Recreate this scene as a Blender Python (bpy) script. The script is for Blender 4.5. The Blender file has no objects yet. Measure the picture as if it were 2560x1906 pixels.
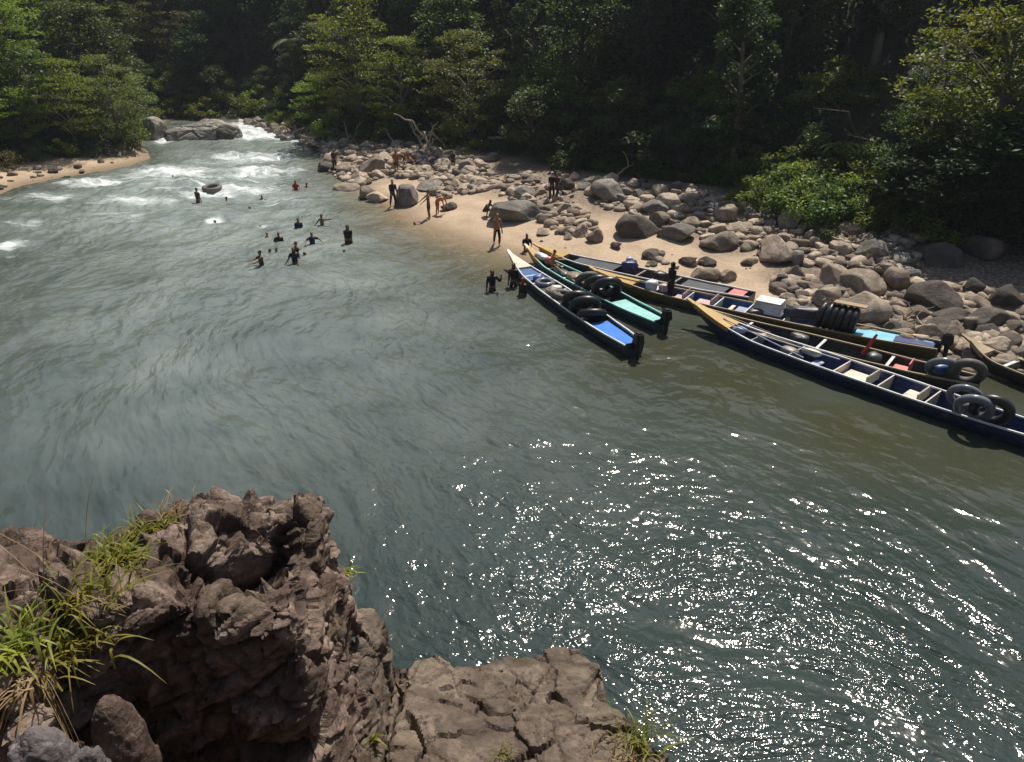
import bpy, bmesh, math, random
import numpy as np
from mathutils import Vector, Matrix
R = math.radians
rnd = random.Random(7)
scene = bpy.context.scene
COL = scene.collection

# ------------------------------------------------------------------ camera, sky, sun, exposure
CAM_H = 11.3
FPX = 1900.0
PITCH = math.atan(953 / 1900.0)
cd = bpy.data.cameras.new('camera')
cam = bpy.data.objects.new('camera', cd)
COL.objects.link(cam)
cam.location = (0, 0, CAM_H)
cam.rotation_euler = (math.pi / 2 - PITCH, 0, 0)
cd.sensor_width = 36.0
cd.lens = FPX / 2560 * 36.0
cd.clip_start = 0.1
cd.clip_end = 2000
scene.camera = cam

SUN_EL, SUN_AZ = 59.0, 24.0          # azimuth to the right of the view direction (+Y)
world = bpy.data.worlds.new("World")
scene.world = world
world.use_nodes = True
nt = world.node_tree
bg = nt.nodes['Background']
sky = nt.nodes.new('ShaderNodeTexSky')
sky.sky_type = 'NISHITA'
sky.sun_disc = False
sky.sun_elevation = R(SUN_EL)
sky.sun_rotation = R(SUN_AZ)
sky.air_density = 1.2
sky.dust_density = 2.5
nt.links.new(sky.outputs[0], bg.inputs[0])
bg.inputs[1].default_value = 0.068
sl = bpy.data.lights.new('sun', 'SUN')
sl.energy = 5.0
sl.angle = R(0.5)
sl.color = (1.0, 0.93, 0.82)
sun = bpy.data.objects.new('sun', sl)
COL.objects.link(sun)
sd = Vector((math.sin(R(SUN_AZ)) * math.cos(R(SUN_EL)), math.cos(R(SUN_AZ)) * math.cos(R(SUN_EL)), math.sin(R(SUN_EL))))
sun.rotation_euler = sd.to_track_quat('Z', 'Y').to_euler()
sun.location = (30, 60, 90)
scene.view_settings.view_transform = 'Standard'
scene.view_settings.look = 'None'
scene.view_settings.gamma = 1
scene.view_settings.exposure = 0.18
scene.cycles.max_bounces = 6
scene.cycles.diffuse_bounces = 2
scene.cycles.glossy_bounces = 3
scene.cycles.transparent_max_bounces = 6
scene.cycles.caustics_reflective = False
scene.cycles.caustics_refractive = False

# ------------------------------------------------------------------ helpers
CP, SP = math.cos(PITCH), math.sin(PITCH)
def ray(u, v):
    a = (u - 1280) / FPX
    b = -(v - 953) / FPX
    return np.array([a, CP + b * SP, -SP + b * CP])
def P(u, v, z=0.0):
    d = ray(u, v)
    k = (z - CAM_H) / d[2]
    return np.array([d[0] * k, d[1] * k, z])

def hash2(ix, iy, seed):
    h = (ix.astype(np.int64) * 374761393 + iy.astype(np.int64) * 668265263 + seed * 1442695041) & 0xffffffff
    h = ((h ^ (h >> 13)) * 1274126177) & 0xffffffff
    return ((h ^ (h >> 16)) & 0xffff) / 65535.0
def vn2(x, y, seed=0):
    ix = np.floor(x); iy = np.floor(y)
    fx = x - ix; fy = y - iy
    fx = fx * fx * fx * (fx * (fx * 6 - 15) + 10); fy = fy * fy * fy * (fy * (fy * 6 - 15) + 10)
    a = hash2(ix, iy, seed); b = hash2(ix + 1, iy, seed); c = hash2(ix, iy + 1, seed); d = hash2(ix + 1, iy + 1, seed)
    return (a + (b - a) * fx) * (1 - fy) + (c + (d - c) * fx) * fy
def hash3(ix, iy, iz, seed):
    h = (ix.astype(np.int64) * 374761393 + iy.astype(np.int64) * 668265263 + iz.astype(np.int64) * 2147483647 + seed * 1442695041) & 0xffffffff
    h = ((h ^ (h >> 13)) * 1274126177) & 0xffffffff
    h = ((h ^ (h >> 15)) * 2246822519) & 0xffffffff
    return ((h ^ (h >> 16)) & 0xffff) / 65535.0
def vn3(x, y, z, seed=0):
    ix = np.floor(x); iy = np.floor(y); iz = np.floor(z)
    fx = x - ix; fy = y - iy; fz = z - iz
    fx = fx * fx * (3 - 2 * fx); fy = fy * fy * (3 - 2 * fy); fz = fz * fz * (3 - 2 * fz)
    def L(a, b, f): return a + (b - a) * f
    h = lambda i, j, k: hash3(ix + i, iy + j, iz + k, seed)
    return L(L(L(h(0,0,0), h(1,0,0), fx), L(h(0,1,0), h(1,1,0), fx), fy),
             L(L(h(0,0,1), h(1,0,1), fx), L(h(0,1,1), h(1,1,1), fx), fy), fz)
def fbm2(x, y, o=4, seed=0):
    s = 0; a = 0.5; n = 0
    for k in range(o):
        s = s + a * (vn2(x * 2 ** k + 17.3 * k, y * 2 ** k - 9.1 * k, seed + k) * 2 - 1); n += a; a *= 0.5
    return s / n
def fbm3(p, sc, o=4, seed=0, ridge=False):
    s = 0; a = 0.5; n = 0
    for k in range(o):
        q = p * sc * 2 ** k + 11.7 * k
        v = vn3(q[:, 0], q[:, 1], q[:, 2], seed + k) * 2 - 1
        if ridge: v = 1 - 2 * np.abs(v)
        s = s + a * v; n += a; a *= 0.5
    return s / n
def worley3(p, seed=0):
    i0 = np.floor(p); f = p - i0
    d1 = np.full(len(p), 9.0); d2 = np.full(len(p), 9.0); cid = np.zeros(len(p))
    for dx in (-1, 0, 1):
        for dy in (-1, 0, 1):
            for dz in (-1, 0, 1):
                c = i0 + np.array([dx, dy, dz])
                ox = hash3(c[:, 0], c[:, 1], c[:, 2], seed); oy = hash3(c[:, 0], c[:, 1], c[:, 2], seed + 5); oz = hash3(c[:, 0], c[:, 1], c[:, 2], seed + 9)
                d = np.sqrt((dx + ox - f[:, 0]) ** 2 + (dy + oy - f[:, 1]) ** 2 + (dz + oz - f[:, 2]) ** 2)
                near = d < d1
                d2 = np.where(near, d1, np.minimum(d2, d))
                cid = np.where(near, hash3(c[:, 0], c[:, 1], c[:, 2], seed + 20), cid)
                d1 = np.where(near, d, d1)
    return d1, d2, cid

def mesh_np(name, verts, faces, smooth=True):
    verts = np.asarray(verts, dtype=np.float32); faces = np.asarray(faces, dtype=np.int32)
    me = bpy.data.meshes.new(name)
    me.vertices.add(len(verts)); me.vertices.foreach_set('co', verts.ravel())
    k = faces.shape[1]
    me.loops.add(faces.size); me.loops.foreach_set('vertex_index', faces.ravel())
    me.polygons.add(len(faces)); me.polygons.foreach_set('loop_start', np.arange(0, faces.size, k, dtype=np.int32))
    me.polygons.foreach_set('use_smooth', np.full(len(faces), smooth))
    me.update(calc_edges=True)
    return me
def grid_faces(nx, ny):
    i = np.arange(nx - 1)[:, None]; j = np.arange(ny - 1)[None, :]
    a = (i * ny + j).ravel()
    return np.stack([a, a + ny, a + ny + 1, a + 1], 1)
def attr(me, name, vals):
    a = me.attributes.new(name, 'FLOAT', 'POINT'); a.data.foreach_set('value', np.asarray(vals, dtype=np.float32))
def obj(name, me, mat=None, parent=None, loc=None, rot=None):
    o = bpy.data.objects.new(name, me)
    COL.objects.link(o)
    if mat is not None:
        me.materials.clear(); me.materials.append(mat)
    if parent is not None: o.parent = parent
    if loc is not None: o.location = loc
    if rot is not None: o.rotation_euler = rot
    return o
def tag(o, label=None, cat=None, group=None, kind=None):
    if label: o['label'] = label
    if cat: o['category'] = cat
    if group: o['group'] = group
    if kind: o['kind'] = kind
    return o
def empty(name, loc, rz=0.0):
    o = bpy.data.objects.new(name, None); COL.objects.link(o)
    o.empty_display_size = 0.2
    o.location = loc; o.rotation_euler = (0, 0, rz)
    return o
def copy_tree(src, parent=None):
    c = src.copy(); COL.objects.link(c)
    if parent is not None: c.parent = parent
    for ch in KIDS.get(src.name, []):
        copy_tree(ch, c)
    return c
KIDS = {}

class MB:
    def __init__(s): s.v = []; s.f = []
    def add(s, v, f):
        n = len(s.v); s.v += [tuple(p) for p in v]; s.f += [tuple(n + i for i in q) for q in f]
    def box(s, c, size, M=None, taper=1.0):
        x, y, z = [k / 2 for k in size]
        v = []
        for dz in (-1, 1):
            k = taper if dz > 0 else 1
            for dx, dy in ((-1, -1), (1, -1), (1, 1), (-1, 1)):
                v.append(Vector((dx * x * k, dy * y * k, dz * z)))
        if M is not None: v = [M @ p for p in v]
        v = [p + Vector(c) for p in v]
        s.add(v, [(3, 2, 1, 0), (4, 5, 6, 7), (0, 1, 5, 4), (1, 2, 6, 5), (2, 3, 7, 6), (3, 0, 4, 7)])
    def tube(s, pts, rad, n=8, cap=True):
        pts = [Vector(p) for p in pts]
        if not hasattr(rad, '__len__'): rad = [rad] * len(pts)
        base = len(s.v); up = Vector((0, 0, 1))
        for i, p in enumerate(pts):
            t = (pts[min(i + 1, len(pts) - 1)] - pts[max(i - 1, 0)]).normalized()
            a = t.cross(up)
            if a.length < 1e-3: a = t.cross(Vector((1, 0, 0)))
            a.normalize(); b = t.cross(a)
            for k in range(n):
                th = 2 * math.pi * k / n
                s.v.append(tuple(p + (a * math.cos(th) + b * math.sin(th)) * rad[i]))
        for i in range(len(pts) - 1):
            for k in range(n):
                q = base + i * n; r = base + (i + 1) * n
                s.f.append((q + k, q + (k + 1) % n, r + (k + 1) % n, r + k))
        if cap:
            s.f.append(tuple(base + k for k in range(n))[::-1])
            e = base + (len(pts) - 1) * n
            s.f.append(tuple(e + k for k in range(n)))
    def ball(s, c, r, n=10, m=7):
        rx, ry, rz = r if hasattr(r, '__len__') else (r, r, r)
        v = [(c[0], c[1], c[2] + rz)]; f = []
        for i in range(1, m):
            a = math.pi * i / m
            for k in range(n):
                b = 2 * math.pi * k / n
                v.append((c[0] + rx * math.sin(a) * math.cos(b), c[1] + ry * math.sin(a) * math.sin(b), c[2] + rz * math.cos(a)))
        v.append((c[0], c[1], c[2] - rz))
        for k in range(n): f.append((0, 1 + k, 1 + (k + 1) % n))
        for i in range(m - 2):
            for k in range(n):
                q = 1 + i * n; r_ = q + n
                f.append((q + k, r_ + k, r_ + (k + 1) % n, q + (k + 1) % n))
        e = len(v) - 1; q = 1 + (m - 2) * n
        for k in range(n): f.append((q + k, e, q + (k + 1) % n))
        s.add(v, f)
    def build(s, name, mat, parent=None, smooth=False, bevel=0.0):
        me = bpy.data.meshes.new(name); me.from_pydata(s.v, [], s.f); me.update()
        if bevel:
            bm = bmesh.new(); bm.from_mesh(me)
            ed = [e for e in bm.edges if len(e.link_faces) == 2 and e.calc_face_angle(0) > 0.6]
            bmesh.ops.bevel(bm, geom=ed, offset=bevel, segments=2, affect='EDGES', clamp_overlap=True)
            bm.to_mesh(me); bm.free()
        if smooth:
            me.polygons.foreach_set('use_smooth', [True] * len(me.polygons))
        return obj(name, me, mat, parent)

# ------------------------------------------------------------------ materials
class NB:
    def __init__(s, name):
        s.m = bpy.data.materials.new(name); s.m.use_nodes = True
        s.t = s.m.node_tree; s.n = s.t.nodes; s.l = s.t.links
        s.p = s.n['Principled BSDF']; s.out = s.n['Material Output']
    def new(s, kind, **kw):
        n = s.n.new(kind)
        for k, v in kw.items(): setattr(n, k, v)
        return n
    def link(s, a, b): s.l.new(a, b)
    def noise(s, vec, scale, detail=4, rough=0.55, dist=0.0):
        n = s.new('ShaderNodeTexNoise'); n.inputs['Scale'].default_value = scale
        n.inputs['Detail'].default_value = detail; n.inputs['Roughness'].default_value = rough
        n.inputs['Distortion'].default_value = dist
        if vec is not None: s.link(vec, n.inputs['Vector'])
        return n.outputs['Fac']
    def ramp(s, fac, stops):
        n = s.new('ShaderNodeValToRGB'); cr = n.color_ramp
        while len(cr.elements) > 1: cr.elements.remove(cr.elements[-1])
        cr.elements[0].position = stops[0][0]; cr.elements[0].color = tuple(stops[0][1]) + (1,)
        for p, c in stops[1:]:
            e = cr.elements.new(p); e.color = tuple(c) + (1,)
        s.link(fac, n.inputs[0]); return n.outputs[0]
    def math(s, op, a, b=None, clamp=False):
        n = s.new('ShaderNodeMath', operation=op); n.use_clamp = clamp
        for i, x in enumerate((a, b)):
            if x is None: continue
            if isinstance(x, (int, float)): n.inputs[i].default_value = x
            else: s.link(x, n.inputs[i])
        return n.outputs[0]
    def mix(s, fac, a, b, blend='MIX'):
        n = s.new('ShaderNodeMix', data_type='RGBA', blend_type=blend)
        for i, x in ((0, fac), (6, a), (7, b)):
            if isinstance(x, (int, float)): n.inputs[i].default_value = x
            elif isinstance(x, tuple): n.inputs[i].default_value = x + (1,)
            else: s.link(x, n.inputs[i])
        return n.outputs[2]
    def bump(s, h, strength=0.5, dist=0.1, normal=None):
        n = s.new('ShaderNodeBump'); n.inputs['Strength'].default_value = strength; n.inputs['Distance'].default_value = dist
        s.link(h, n.inputs['Height'])
        if normal is not None: s.link(normal, n.inputs['Normal'])
        return n.outputs[0]
    def mapping(s, vec, scale=(1, 1, 1), rot=(0, 0, 0), loc=(0, 0, 0)):
        n = s.new('ShaderNodeMapping'); n.inputs['Scale'].default_value = scale
        n.inputs['Rotation'].default_value = rot; n.inputs['Location'].default_value = loc
        s.link(vec, n.inputs['Vector']); return n.outputs[0]

def plain(name, col, rough=0.6, var=0.25, scale=6.0, metal=0.0, spec=0.4, coord='Object'):
    b = NB(name); tc = b.new('ShaderNodeTexCoord')
    f = b.noise(tc.outputs[coord], scale, 5, 0.6)
    lo = tuple(c * (1 - var) for c in col); hi = tuple(min(1, c * (1 + var * .6)) for c in col)
    b.link(b.ramp(f, [(0.3, lo), (0.7, hi)]), b.p.inputs['Base Color'])
    b.p.inputs['Roughness'].default_value = rough
    b.p.inputs['Metallic'].default_value = metal
    b.p.inputs['Specular IOR Level'].default_value = spec
    f2 = b.noise(tc.outputs[coord], scale * 6, 3)
    b.link(b.bump(f2, 0.25, 0.01), b.p.inputs['Normal'])
    return b.m

def rock_mat(name, cols, sc=1.0, bump=0.6, moss=0.0, strata=0.0, rand=0.35):
    b = NB(name); tc = b.new('ShaderNodeTexCoord'); oi = b.new('ShaderNodeObjectInfo')
    add = b.new('ShaderNodeVectorMath', operation='ADD'); b.link(tc.outputs['Object'], add.inputs[0])
    cmb = b.new('ShaderNodeCombineXYZ'); b.link(b.math('MULTIPLY', oi.outputs['Random'], 37.0), cmb.inputs[0]); b.link(cmb.outputs[0], add.inputs[1])
    v = add.outputs[0]
    f = b.noise(v, 1.3 * sc, 8, 0.65, 0.6)
    c = b.ramp(f, [(0.28, cols[0]), (0.48, cols[1]), (0.62, cols[2]), (0.78, cols[1])])
    f2 = b.noise(v, 9 * sc, 6, 0.7)
    c = b.mix(b.math('MULTIPLY', b.ramp(f2, [(0.42, (0, 0, 0)), (0.6, (1, 1, 1))]), 0.45), c, tuple(x * 0.55 for x in cols[1]))
    gi = b.new('ShaderNodeNewGeometry')
    k = b.math('ADD', b.math('MULTIPLY', gi.outputs['Random Per Island'] if name == 'cobble' else oi.outputs['Random'], rand * 2), 1 - rand)
    hsv = b.new('ShaderNodeHueSaturation'); b.link(c, hsv.inputs['Color']); b.link(k, hsv.inputs['Value'])
    c = hsv.outputs[0]
    if moss:
        geo = b.new('ShaderNodeNewGeometry'); sep = b.new('ShaderNodeSeparateXYZ'); b.link(geo.outputs['Normal'], sep.inputs[0])
        m = b.math('MULTIPLY', b.math('SUBTRACT', b.noise(v, 1.1 * sc, 4), 0.52, True), b.math('MULTIPLY', sep.outputs[2], 9 * moss, True), True)
        c = b.mix(m, c, (0.10, 0.105, 0.03))
    b.link(c, b.p.inputs['Base Color'])
    b.p.inputs['Roughness'].default_value = 0.82
    b.p.inputs['Specular IOR Level'].default_value = 0.3
    h = b.math('ADD', b.math('MULTIPLY', f2, 0.4), b.noise(v, 3.5 * sc, 8, 0.7))
    if strata:
        wp = b.mapping(v, (1.2, 1.2, 7.0), (0.25, 0.18, 0))
        h = b.math('ADD', h, b.math('MULTIPLY', b.noise(wp, 2.2 * sc, 5, 0.6, 0.8), strata))
    b.link(b.bump(h, bump, 0.12 / sc), b.p.inputs['Normal'])
    return b.m

def leaf_mat(name, c1, c2, trans=0.45, rand=0.3, gloss=0.35):
    b = NB(name); tc = b.new('ShaderNodeTexCoord'); oi = b.new('ShaderNodeObjectInfo')
    f = b.noise(tc.outputs['Object'], 0.9, 3); g = b.noise(tc.outputs['Object'], 7.0, 2)
    c = b.ramp(b.math('ADD', b.math('MULTIPLY', f, 0.5), b.math('MULTIPLY', g, 0.5)), [(0.36, c1), (0.66, c2)])
    hsv = b.new('ShaderNodeHueSaturation'); b.link(c, hsv.inputs['Color'])
    b.link(b.math('ADD', b.math('MULTIPLY', oi.outputs['Random'], rand * 2), 1 - rand), hsv.inputs['Value'])
    b.link(b.math('ADD', b.math('MULTIPLY', oi.outputs['Random'], 0.05), 0.475), hsv.inputs['Hue'])
    b.link(hsv.outputs[0], b.p.inputs['Base Color'])
    b.p.inputs['Roughness'].default_value = 0.5
    b.p.inputs['Specular IOR Level'].default_value = gloss
    tr = b.new('ShaderNodeBsdfTranslucent')
    tcx = b.mix(1.0, hsv.outputs[0], (1.5, 1.55, 0.55), 'MULTIPLY'); b.link(tcx, tr.inputs[0])
    mx = b.new('ShaderNodeMixShader'); mx.inputs[0].default_value = trans
    b.link(b.p.outputs[0], mx.inputs[1]); b.link(tr.outputs[0], mx.inputs[2]); b.link(mx.outputs[0], b.out.inputs[0])
    return b.m

M = {}
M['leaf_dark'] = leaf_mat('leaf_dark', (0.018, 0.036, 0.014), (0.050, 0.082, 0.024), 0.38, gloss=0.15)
M['leaf_mid'] = leaf_mat('leaf_mid', (0.032, 0.062, 0.012), (0.090, 0.135, 0.026), 0.42)
M['leaf_bright'] = leaf_mat('leaf_bright', (0.085, 0.125, 0.016), (0.22, 0.25, 0.038), 0.5)
M['leaf_olive'] = leaf_mat('leaf_olive', (0.065, 0.075, 0.018), (0.155, 0.155, 0.038), 0.45)
M['leaf_blue'] = leaf_mat('leaf_blue', (0.020, 0.040, 0.026), (0.048, 0.080, 0.042), 0.35, gloss=0.18)
M['grass'] = leaf_mat('grass_blade', (0.10, 0.13, 0.015), (0.36, 0.34, 0.06), 0.4, 0.15)
M['straw'] = leaf_mat('straw_blade', (0.24, 0.18, 0.09), (0.42, 0.33, 0.18), 0.3, 0.1)
M['bark'] = plain('bark', (0.075, 0.058, 0.042), 0.9, 0.5, 3)
M['bark_pale'] = plain('bark_pale', (0.15, 0.13, 0.10), 0.9, 0.4, 3)
M['drift'] = plain('driftwood', (0.42, 0.34, 0.25), 0.85, 0.4, 4)
M['boulder'] = rock_mat('boulder', [(0.15, 0.115, 0.085), (0.27, 0.215, 0.165), (0.42, 0.35, 0.28)], 1.2, 0.7, 0.0, 0.2, 0.35)
M['rapid_rock'] = rock_mat('rapid_rock', [(0.17, 0.15, 0.13), (0.29, 0.26, 0.225), (0.42, 0.38, 0.33)], 0.5, 0.9, 0.0, 0.5, 0.1)
M['boulder_grey'] = rock_mat('boulder_grey', [(0.13, 0.115, 0.10), (0.22, 0.20, 0.18), (0.35, 0.32, 0.28)], 1.2, 0.8, 0.0, 0.5, 0.3)
M['boulder_dark'] = rock_mat('boulder_dark', [(0.05, 0.042, 0.036), (0.085, 0.072, 0.062), (0.14, 0.115, 0.095)], 1.2, 0.7, 0.0, 0.2, 0.25)  # dark stones; also paints shade into the boulders under the overhang
M['cobble'] = rock_mat('cobble', [(0.17, 0.13, 0.095), (0.29, 0.23, 0.175), (0.44, 0.365, 0.285)], 2.0, 0.5, 0, 0, 0.55)
M['crag'] = rock_mat('crag', [(0.030, 0.019, 0.015), (0.112, 0.074, 0.056), (0.30, 0.225, 0.18)], 1.9, 0.8, 0.5, 0.5, 0.1)
M['crag_pale'] = rock_mat('crag_pale', [(0.052, 0.037, 0.028), (0.120, 0.090, 0.068), (0.22, 0.172, 0.13)], 1.5, 0.7, 0.3, 0.4, 0.1)
for k_ in ('crag', 'crag_pale'): M[k_].node_tree.nodes['Principled BSDF'].inputs['Roughness'].default_value = 0.6

M['crag_grey'] = rock_mat('crag_grey', [(0.06, 0.052, 0.055), (0.15, 0.13, 0.13), (0.27, 0.24, 0.24)], 3.0, 0.7, 0, 0.6, 0.1)
# ------------------------------------------------------------------ plan of the river
RB = [(640, 302), (715, 326), (790, 338), (828, 352), (805, 372), (800, 395), (835, 425), (850, 450), (900, 490), (960, 512),
      (1030, 560), (1110, 588), (1200, 618), (1290, 648), (1400, 668), (1560, 705), (1800, 765), (2050, 845), (2300, 905), (2420, 925), (2560, 965)]
LB = [(0, 485), (60, 462), (140, 448), (250, 428), (330, 412), (375, 396), (360, 376), (330, 362), (345, 345), (352, 318), (425, 300)]
riv = [tuple(P(u, v)[:2]) for u, v in RB]
riv += [(22, 20), (36, 12), (70, 2), (90, -30), (0, -60), (-80, -30), (-40, 4), (-41, 20), (-40, 40)]
riv += [tuple(P(u, v)[:2]) for u, v in LB]
riv = np.array(riv)
FE = [(700, 287), (835, 316), (960, 336), (1080, 350), (1200, 372), (1340, 405), (1480, 432), (1640, 455), (1850, 478), (2030, 515), (2180, 540), (2330, 560), (2560, 585)]
fe = [tuple(P(u, v, 1.2)[:2]) for u, v in FE]
fe += [(34, 30), (60, 22), (100, 5), (120, -60), (-100, -60), (-60, 0), (-50, 22), (-48, 42)]
fe += [tuple(P(u, v, 0.8)[:2]) for u, v in [(0, 405), (120, 385), (250, 378), (330, 368), (338, 330)]]
fe += [(P(352, 318)[0] - 1.2, P(352, 318)[1] + 1), (P(425, 300)[0] - 1, P(425, 300)[1] + 1.2), (P(640, 302)[0] + .5, P(640, 302)[1] + 1.6)]
fe = np.array(fe)
def sdf(poly, x, y):                      # negative inside
    d = np.full(x.shape, 1e9); ins = np.zeros(x.shape, bool)
    n = len(poly)
    for i in range(n):
        ax, ay = poly[i]; bx, by = poly[(i + 1) % n]
        ex, ey = bx - ax, by - ay; L = ex * ex + ey * ey + 1e-9
        t = np.clip(((x - ax) * ex + (y - ay) * ey) / L, 0, 1)
        d = np.minimum(d, np.hypot(x - ax - t * ex, y - ay - t * ey))
        c = ((ay > y) != (by > y)) & (x < (bx - ax) * (y - ay) / ((by - ay) + 1e-12) + ax)
        ins ^= c
    return np.where(ins, -d, d)
def height(x, y):
    d1 = sdf(riv, x, y); d2 = sdf(fe, x, y)
    n = fbm2(x * 0.14, y * 0.14, 4, 3); nf = fbm2(x * 0.9, y * 0.9, 3, 8)
    d1n = d1 + n * 0.8
    bed = np.maximum(d1 * 0.16, -2.2)
    beach = d1n * 0.105 + nf * 0.06 * np.clip(d1, 0, 1)
    z = np.where(d1 < 0, bed, np.clip(beach, 0, 1.5) + 0.02)
    slope = np.interp(np.arctan2(x, np.maximum(y, 1)), [R(-60), R(-32), R(-22), R(-12), R(5), R(35), R(60)], [0.75, 0.75, 0.34, 0.42, 0.72, 0.85, 0.8])
    cap = np.interp(np.arctan2(x, np.maximum(y, 1)), [R(-60), R(-32), R(-22), R(-12), R(5), R(35), R(60)], [30, 26, 17, 20, 27, 30, 30])
    hill = slope * np.maximum(d2 + n * 2.5, 0)
    hill = cap * (1 - np.exp(-hill / cap)) * (1 + 0.25 * n)
    return z + hill
GX = np.arange(-110, 110.01, 0.6); GY = np.arange(-60, 190.01, 0.6)
xx, yy = np.meshgrid(GX, GY, indexing='ij')
ZZ = height(xx, yy); D1 = sdf(riv, xx, yy); D2 = sdf(fe, xx, yy)
def samp(A, x, y):
    i = np.clip((np.asarray(x) - GX[0]) / 0.6, 0, len(GX) - 1.001); j = np.clip((np.asarray(y) - GY[0]) / 0.6, 0, len(GY) - 1.001)
    a = i.astype(int); b = j.astype(int); f = i - a; g = j - b
    return (A[a, b] * (1 - f) + A[a + 1, b] * f) * (1 - g) + (A[a, b + 1] * (1 - f) + A[a + 1, b + 1] * f) * g
def G(u, v, zmin=None):                   # pixel -> point on the terrain (or water surface)
    d = ray(u, v); k = KS; X = d[0] * k; Y = d[1] * k; Z = CAM_H + d[2] * k
    g = np.maximum(samp(ZZ, X, Y), 0.0); w = np.nonzero(Z <= g)[0]
    if len(w): return np.array([X[w[0]], Y[w[0]], g[w[0]]])
    return P(u, max(v, 300))
KS = np.arange(12, 200, 0.12)
def gz(x, y): return float(samp(ZZ, x, y))

def terrain_mat():
    b = NB('bank_ground'); tc = b.new('ShaderNodeTexCoord'); v = tc.outputs['Object']
    a = b.new('ShaderNodeAttribute', attribute_name='forest'); w = b.new('ShaderNodeAttribute', attribute_name='wet')
    sand = b.ramp(b.noise(v, 0.7, 6, 0.6), [(0.3, (0.36, 0.265, 0.18)), (0.55, (0.47, 0.355, 0.245)), (0.75, (0.52, 0.41, 0.29))])
    sp = b.ramp(b.noise(v, 9.0, 4, 0.7), [(0.45, (0, 0, 0)), (0.62, (1, 1, 1))])
    sand = b.mix(b.math('MULTIPLY', sp, 0.35), sand, (0.24, 0.18, 0.125))
    sand = b.mix(w.outputs['Fac'], sand, (0.20, 0.145, 0.09))
    st = b.new('ShaderNodeAttribute', attribute_name='stony')
    gr = b.ramp(b.noise(v, 7.0, 5, 0.75), [(0.38, (0.05, 0.038, 0.028)), (0.52, (0.17, 0.13, 0.095)), (0.66, (0.33, 0.265, 0.20))])
    sand = b.mix(st.outputs['Fac'], sand, gr)
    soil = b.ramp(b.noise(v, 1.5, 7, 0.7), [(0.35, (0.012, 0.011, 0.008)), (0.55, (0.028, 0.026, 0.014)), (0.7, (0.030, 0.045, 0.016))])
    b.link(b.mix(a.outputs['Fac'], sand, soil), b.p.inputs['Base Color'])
    b.p.inputs['Roughness'].default_value = 0.9
    h = b.math('ADD', b.noise(v, 3.0, 6, 0.65), b.math('MULTIPLY', b.noise(v, 18.0, 4), 0.25))
    b.link(b.bump(h, 0.6, 0.12), b.p.inputs['Normal'])
    return b.m
me = mesh_np('riverbank_ground', np.stack([xx.ravel(), yy.ravel(), ZZ.ravel()], 1), grid_faces(len(GX), len(GY)))
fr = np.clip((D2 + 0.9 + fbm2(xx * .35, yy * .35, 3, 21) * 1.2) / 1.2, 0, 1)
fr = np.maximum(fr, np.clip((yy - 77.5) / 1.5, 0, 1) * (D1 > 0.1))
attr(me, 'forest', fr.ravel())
ny = fbm2(xx * .3, yy * .3, 3, 71)
stony = np.maximum.reduce([np.clip((xx - 11.0 - 0.12 * (yy - 30) + ny * 2) / 1.5, 0, 1), 0.8 * np.clip((yy - 50 + ny * 4) / 3, 0, 1) * (xx > -25), 0.85 * np.clip((D1 - 5.5 + ny * 3) / 2, 0, 1) * (xx > -5)])
attr(me, 'stony', stony.ravel())
attr(me, 'wet', np.clip(1 - (D1 - 0.2) / 1.6, 0, 1).ravel())
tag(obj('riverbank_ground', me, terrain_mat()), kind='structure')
# wide valley floor out to the horizon
me = mesh_np('far_ground', [(-900, -900, -3), (900, -900, -3), (900, 900, -3), (-900, 900, -3)], [(0, 1, 2, 3)])
tag(obj('far_ground', me, M['leaf_dark']), kind='structure')

# ------------------------------------------------------------------ water
CX, CY = 32.0, 42.0
DV = np.array([-50.0, -15.0]); DV /= np.linalg.norm(DV); DT = np.array([-DV[1], DV[0]])
def flow(x, y):
    rx, ry = x - CX, y - CY
    a = rx * DV[0] + ry * DV[1]; t_ = rx * DT[0] + ry * DT[1]       # t_ > 0 : downstream side
    r = np.hypot(rx, ry); ang = np.arctan2(t_, a)
    s = np.where(t_ > 0, 38.0 * ang, t_); c = np.where(t_ > 0, r, a)
    return s, c
STEP = 0.2
wx = np.arange(-48, 60, STEP); wy = np.arange(4.5, 96, STEP)
wxx, wyy = np.meshgrid(wx, wy, indexing='ij')
fs, fc = flow(wxx, wyy)
wd1 = sdf(riv, wxx, wyy)
foam = np.zeros_like(wxx)
def sstep0(t):
    t = np.clip(t, 0, 1); return t * t * (3 - 2 * t)
def blob(u, v, ru, rv, k, ang=0.0):
    global foam
    p = P(u, v); q = P(u + ru, v); r_ = P(u, v - rv)
    a = abs(q[0] - p[0]); c = abs(r_[1] - p[1])
    dx = wxx - p[0]; dy = wyy - p[1]
    ca, sa = math.cos(ang), math.sin(ang)
    X = dx * ca + dy * sa; Y = -dx * sa + dy * ca
    foam = np.maximum(foam, k * np.exp(-(X / a) ** 2 - (Y / c) ** 2))
blob(650, 333, 130, 16, 1.3); blob(590, 316, 60, 9, 1.2); blob(760, 355, 90, 20, 0.9)
blob(620, 395, 150, 18, 0.75); blob(430, 428, 130, 16, 0.95); blob(640, 430, 150, 20, 0.8); blob(250, 455, 150, 16, 0.7); blob(520, 450, 330, 50, 0.50); blob(300, 540, 260, 40, 0.36)
blob(560, 478, 160, 20, 0.9); blob(330, 500, 150, 16, 0.72); blob(120, 490, 130, 16, 0.6); blob(700, 500, 130, 16, 0.5)
blob(430, 345, 40, 12, 1.2); blob(378, 345, 26, 14, 1.2)
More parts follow.
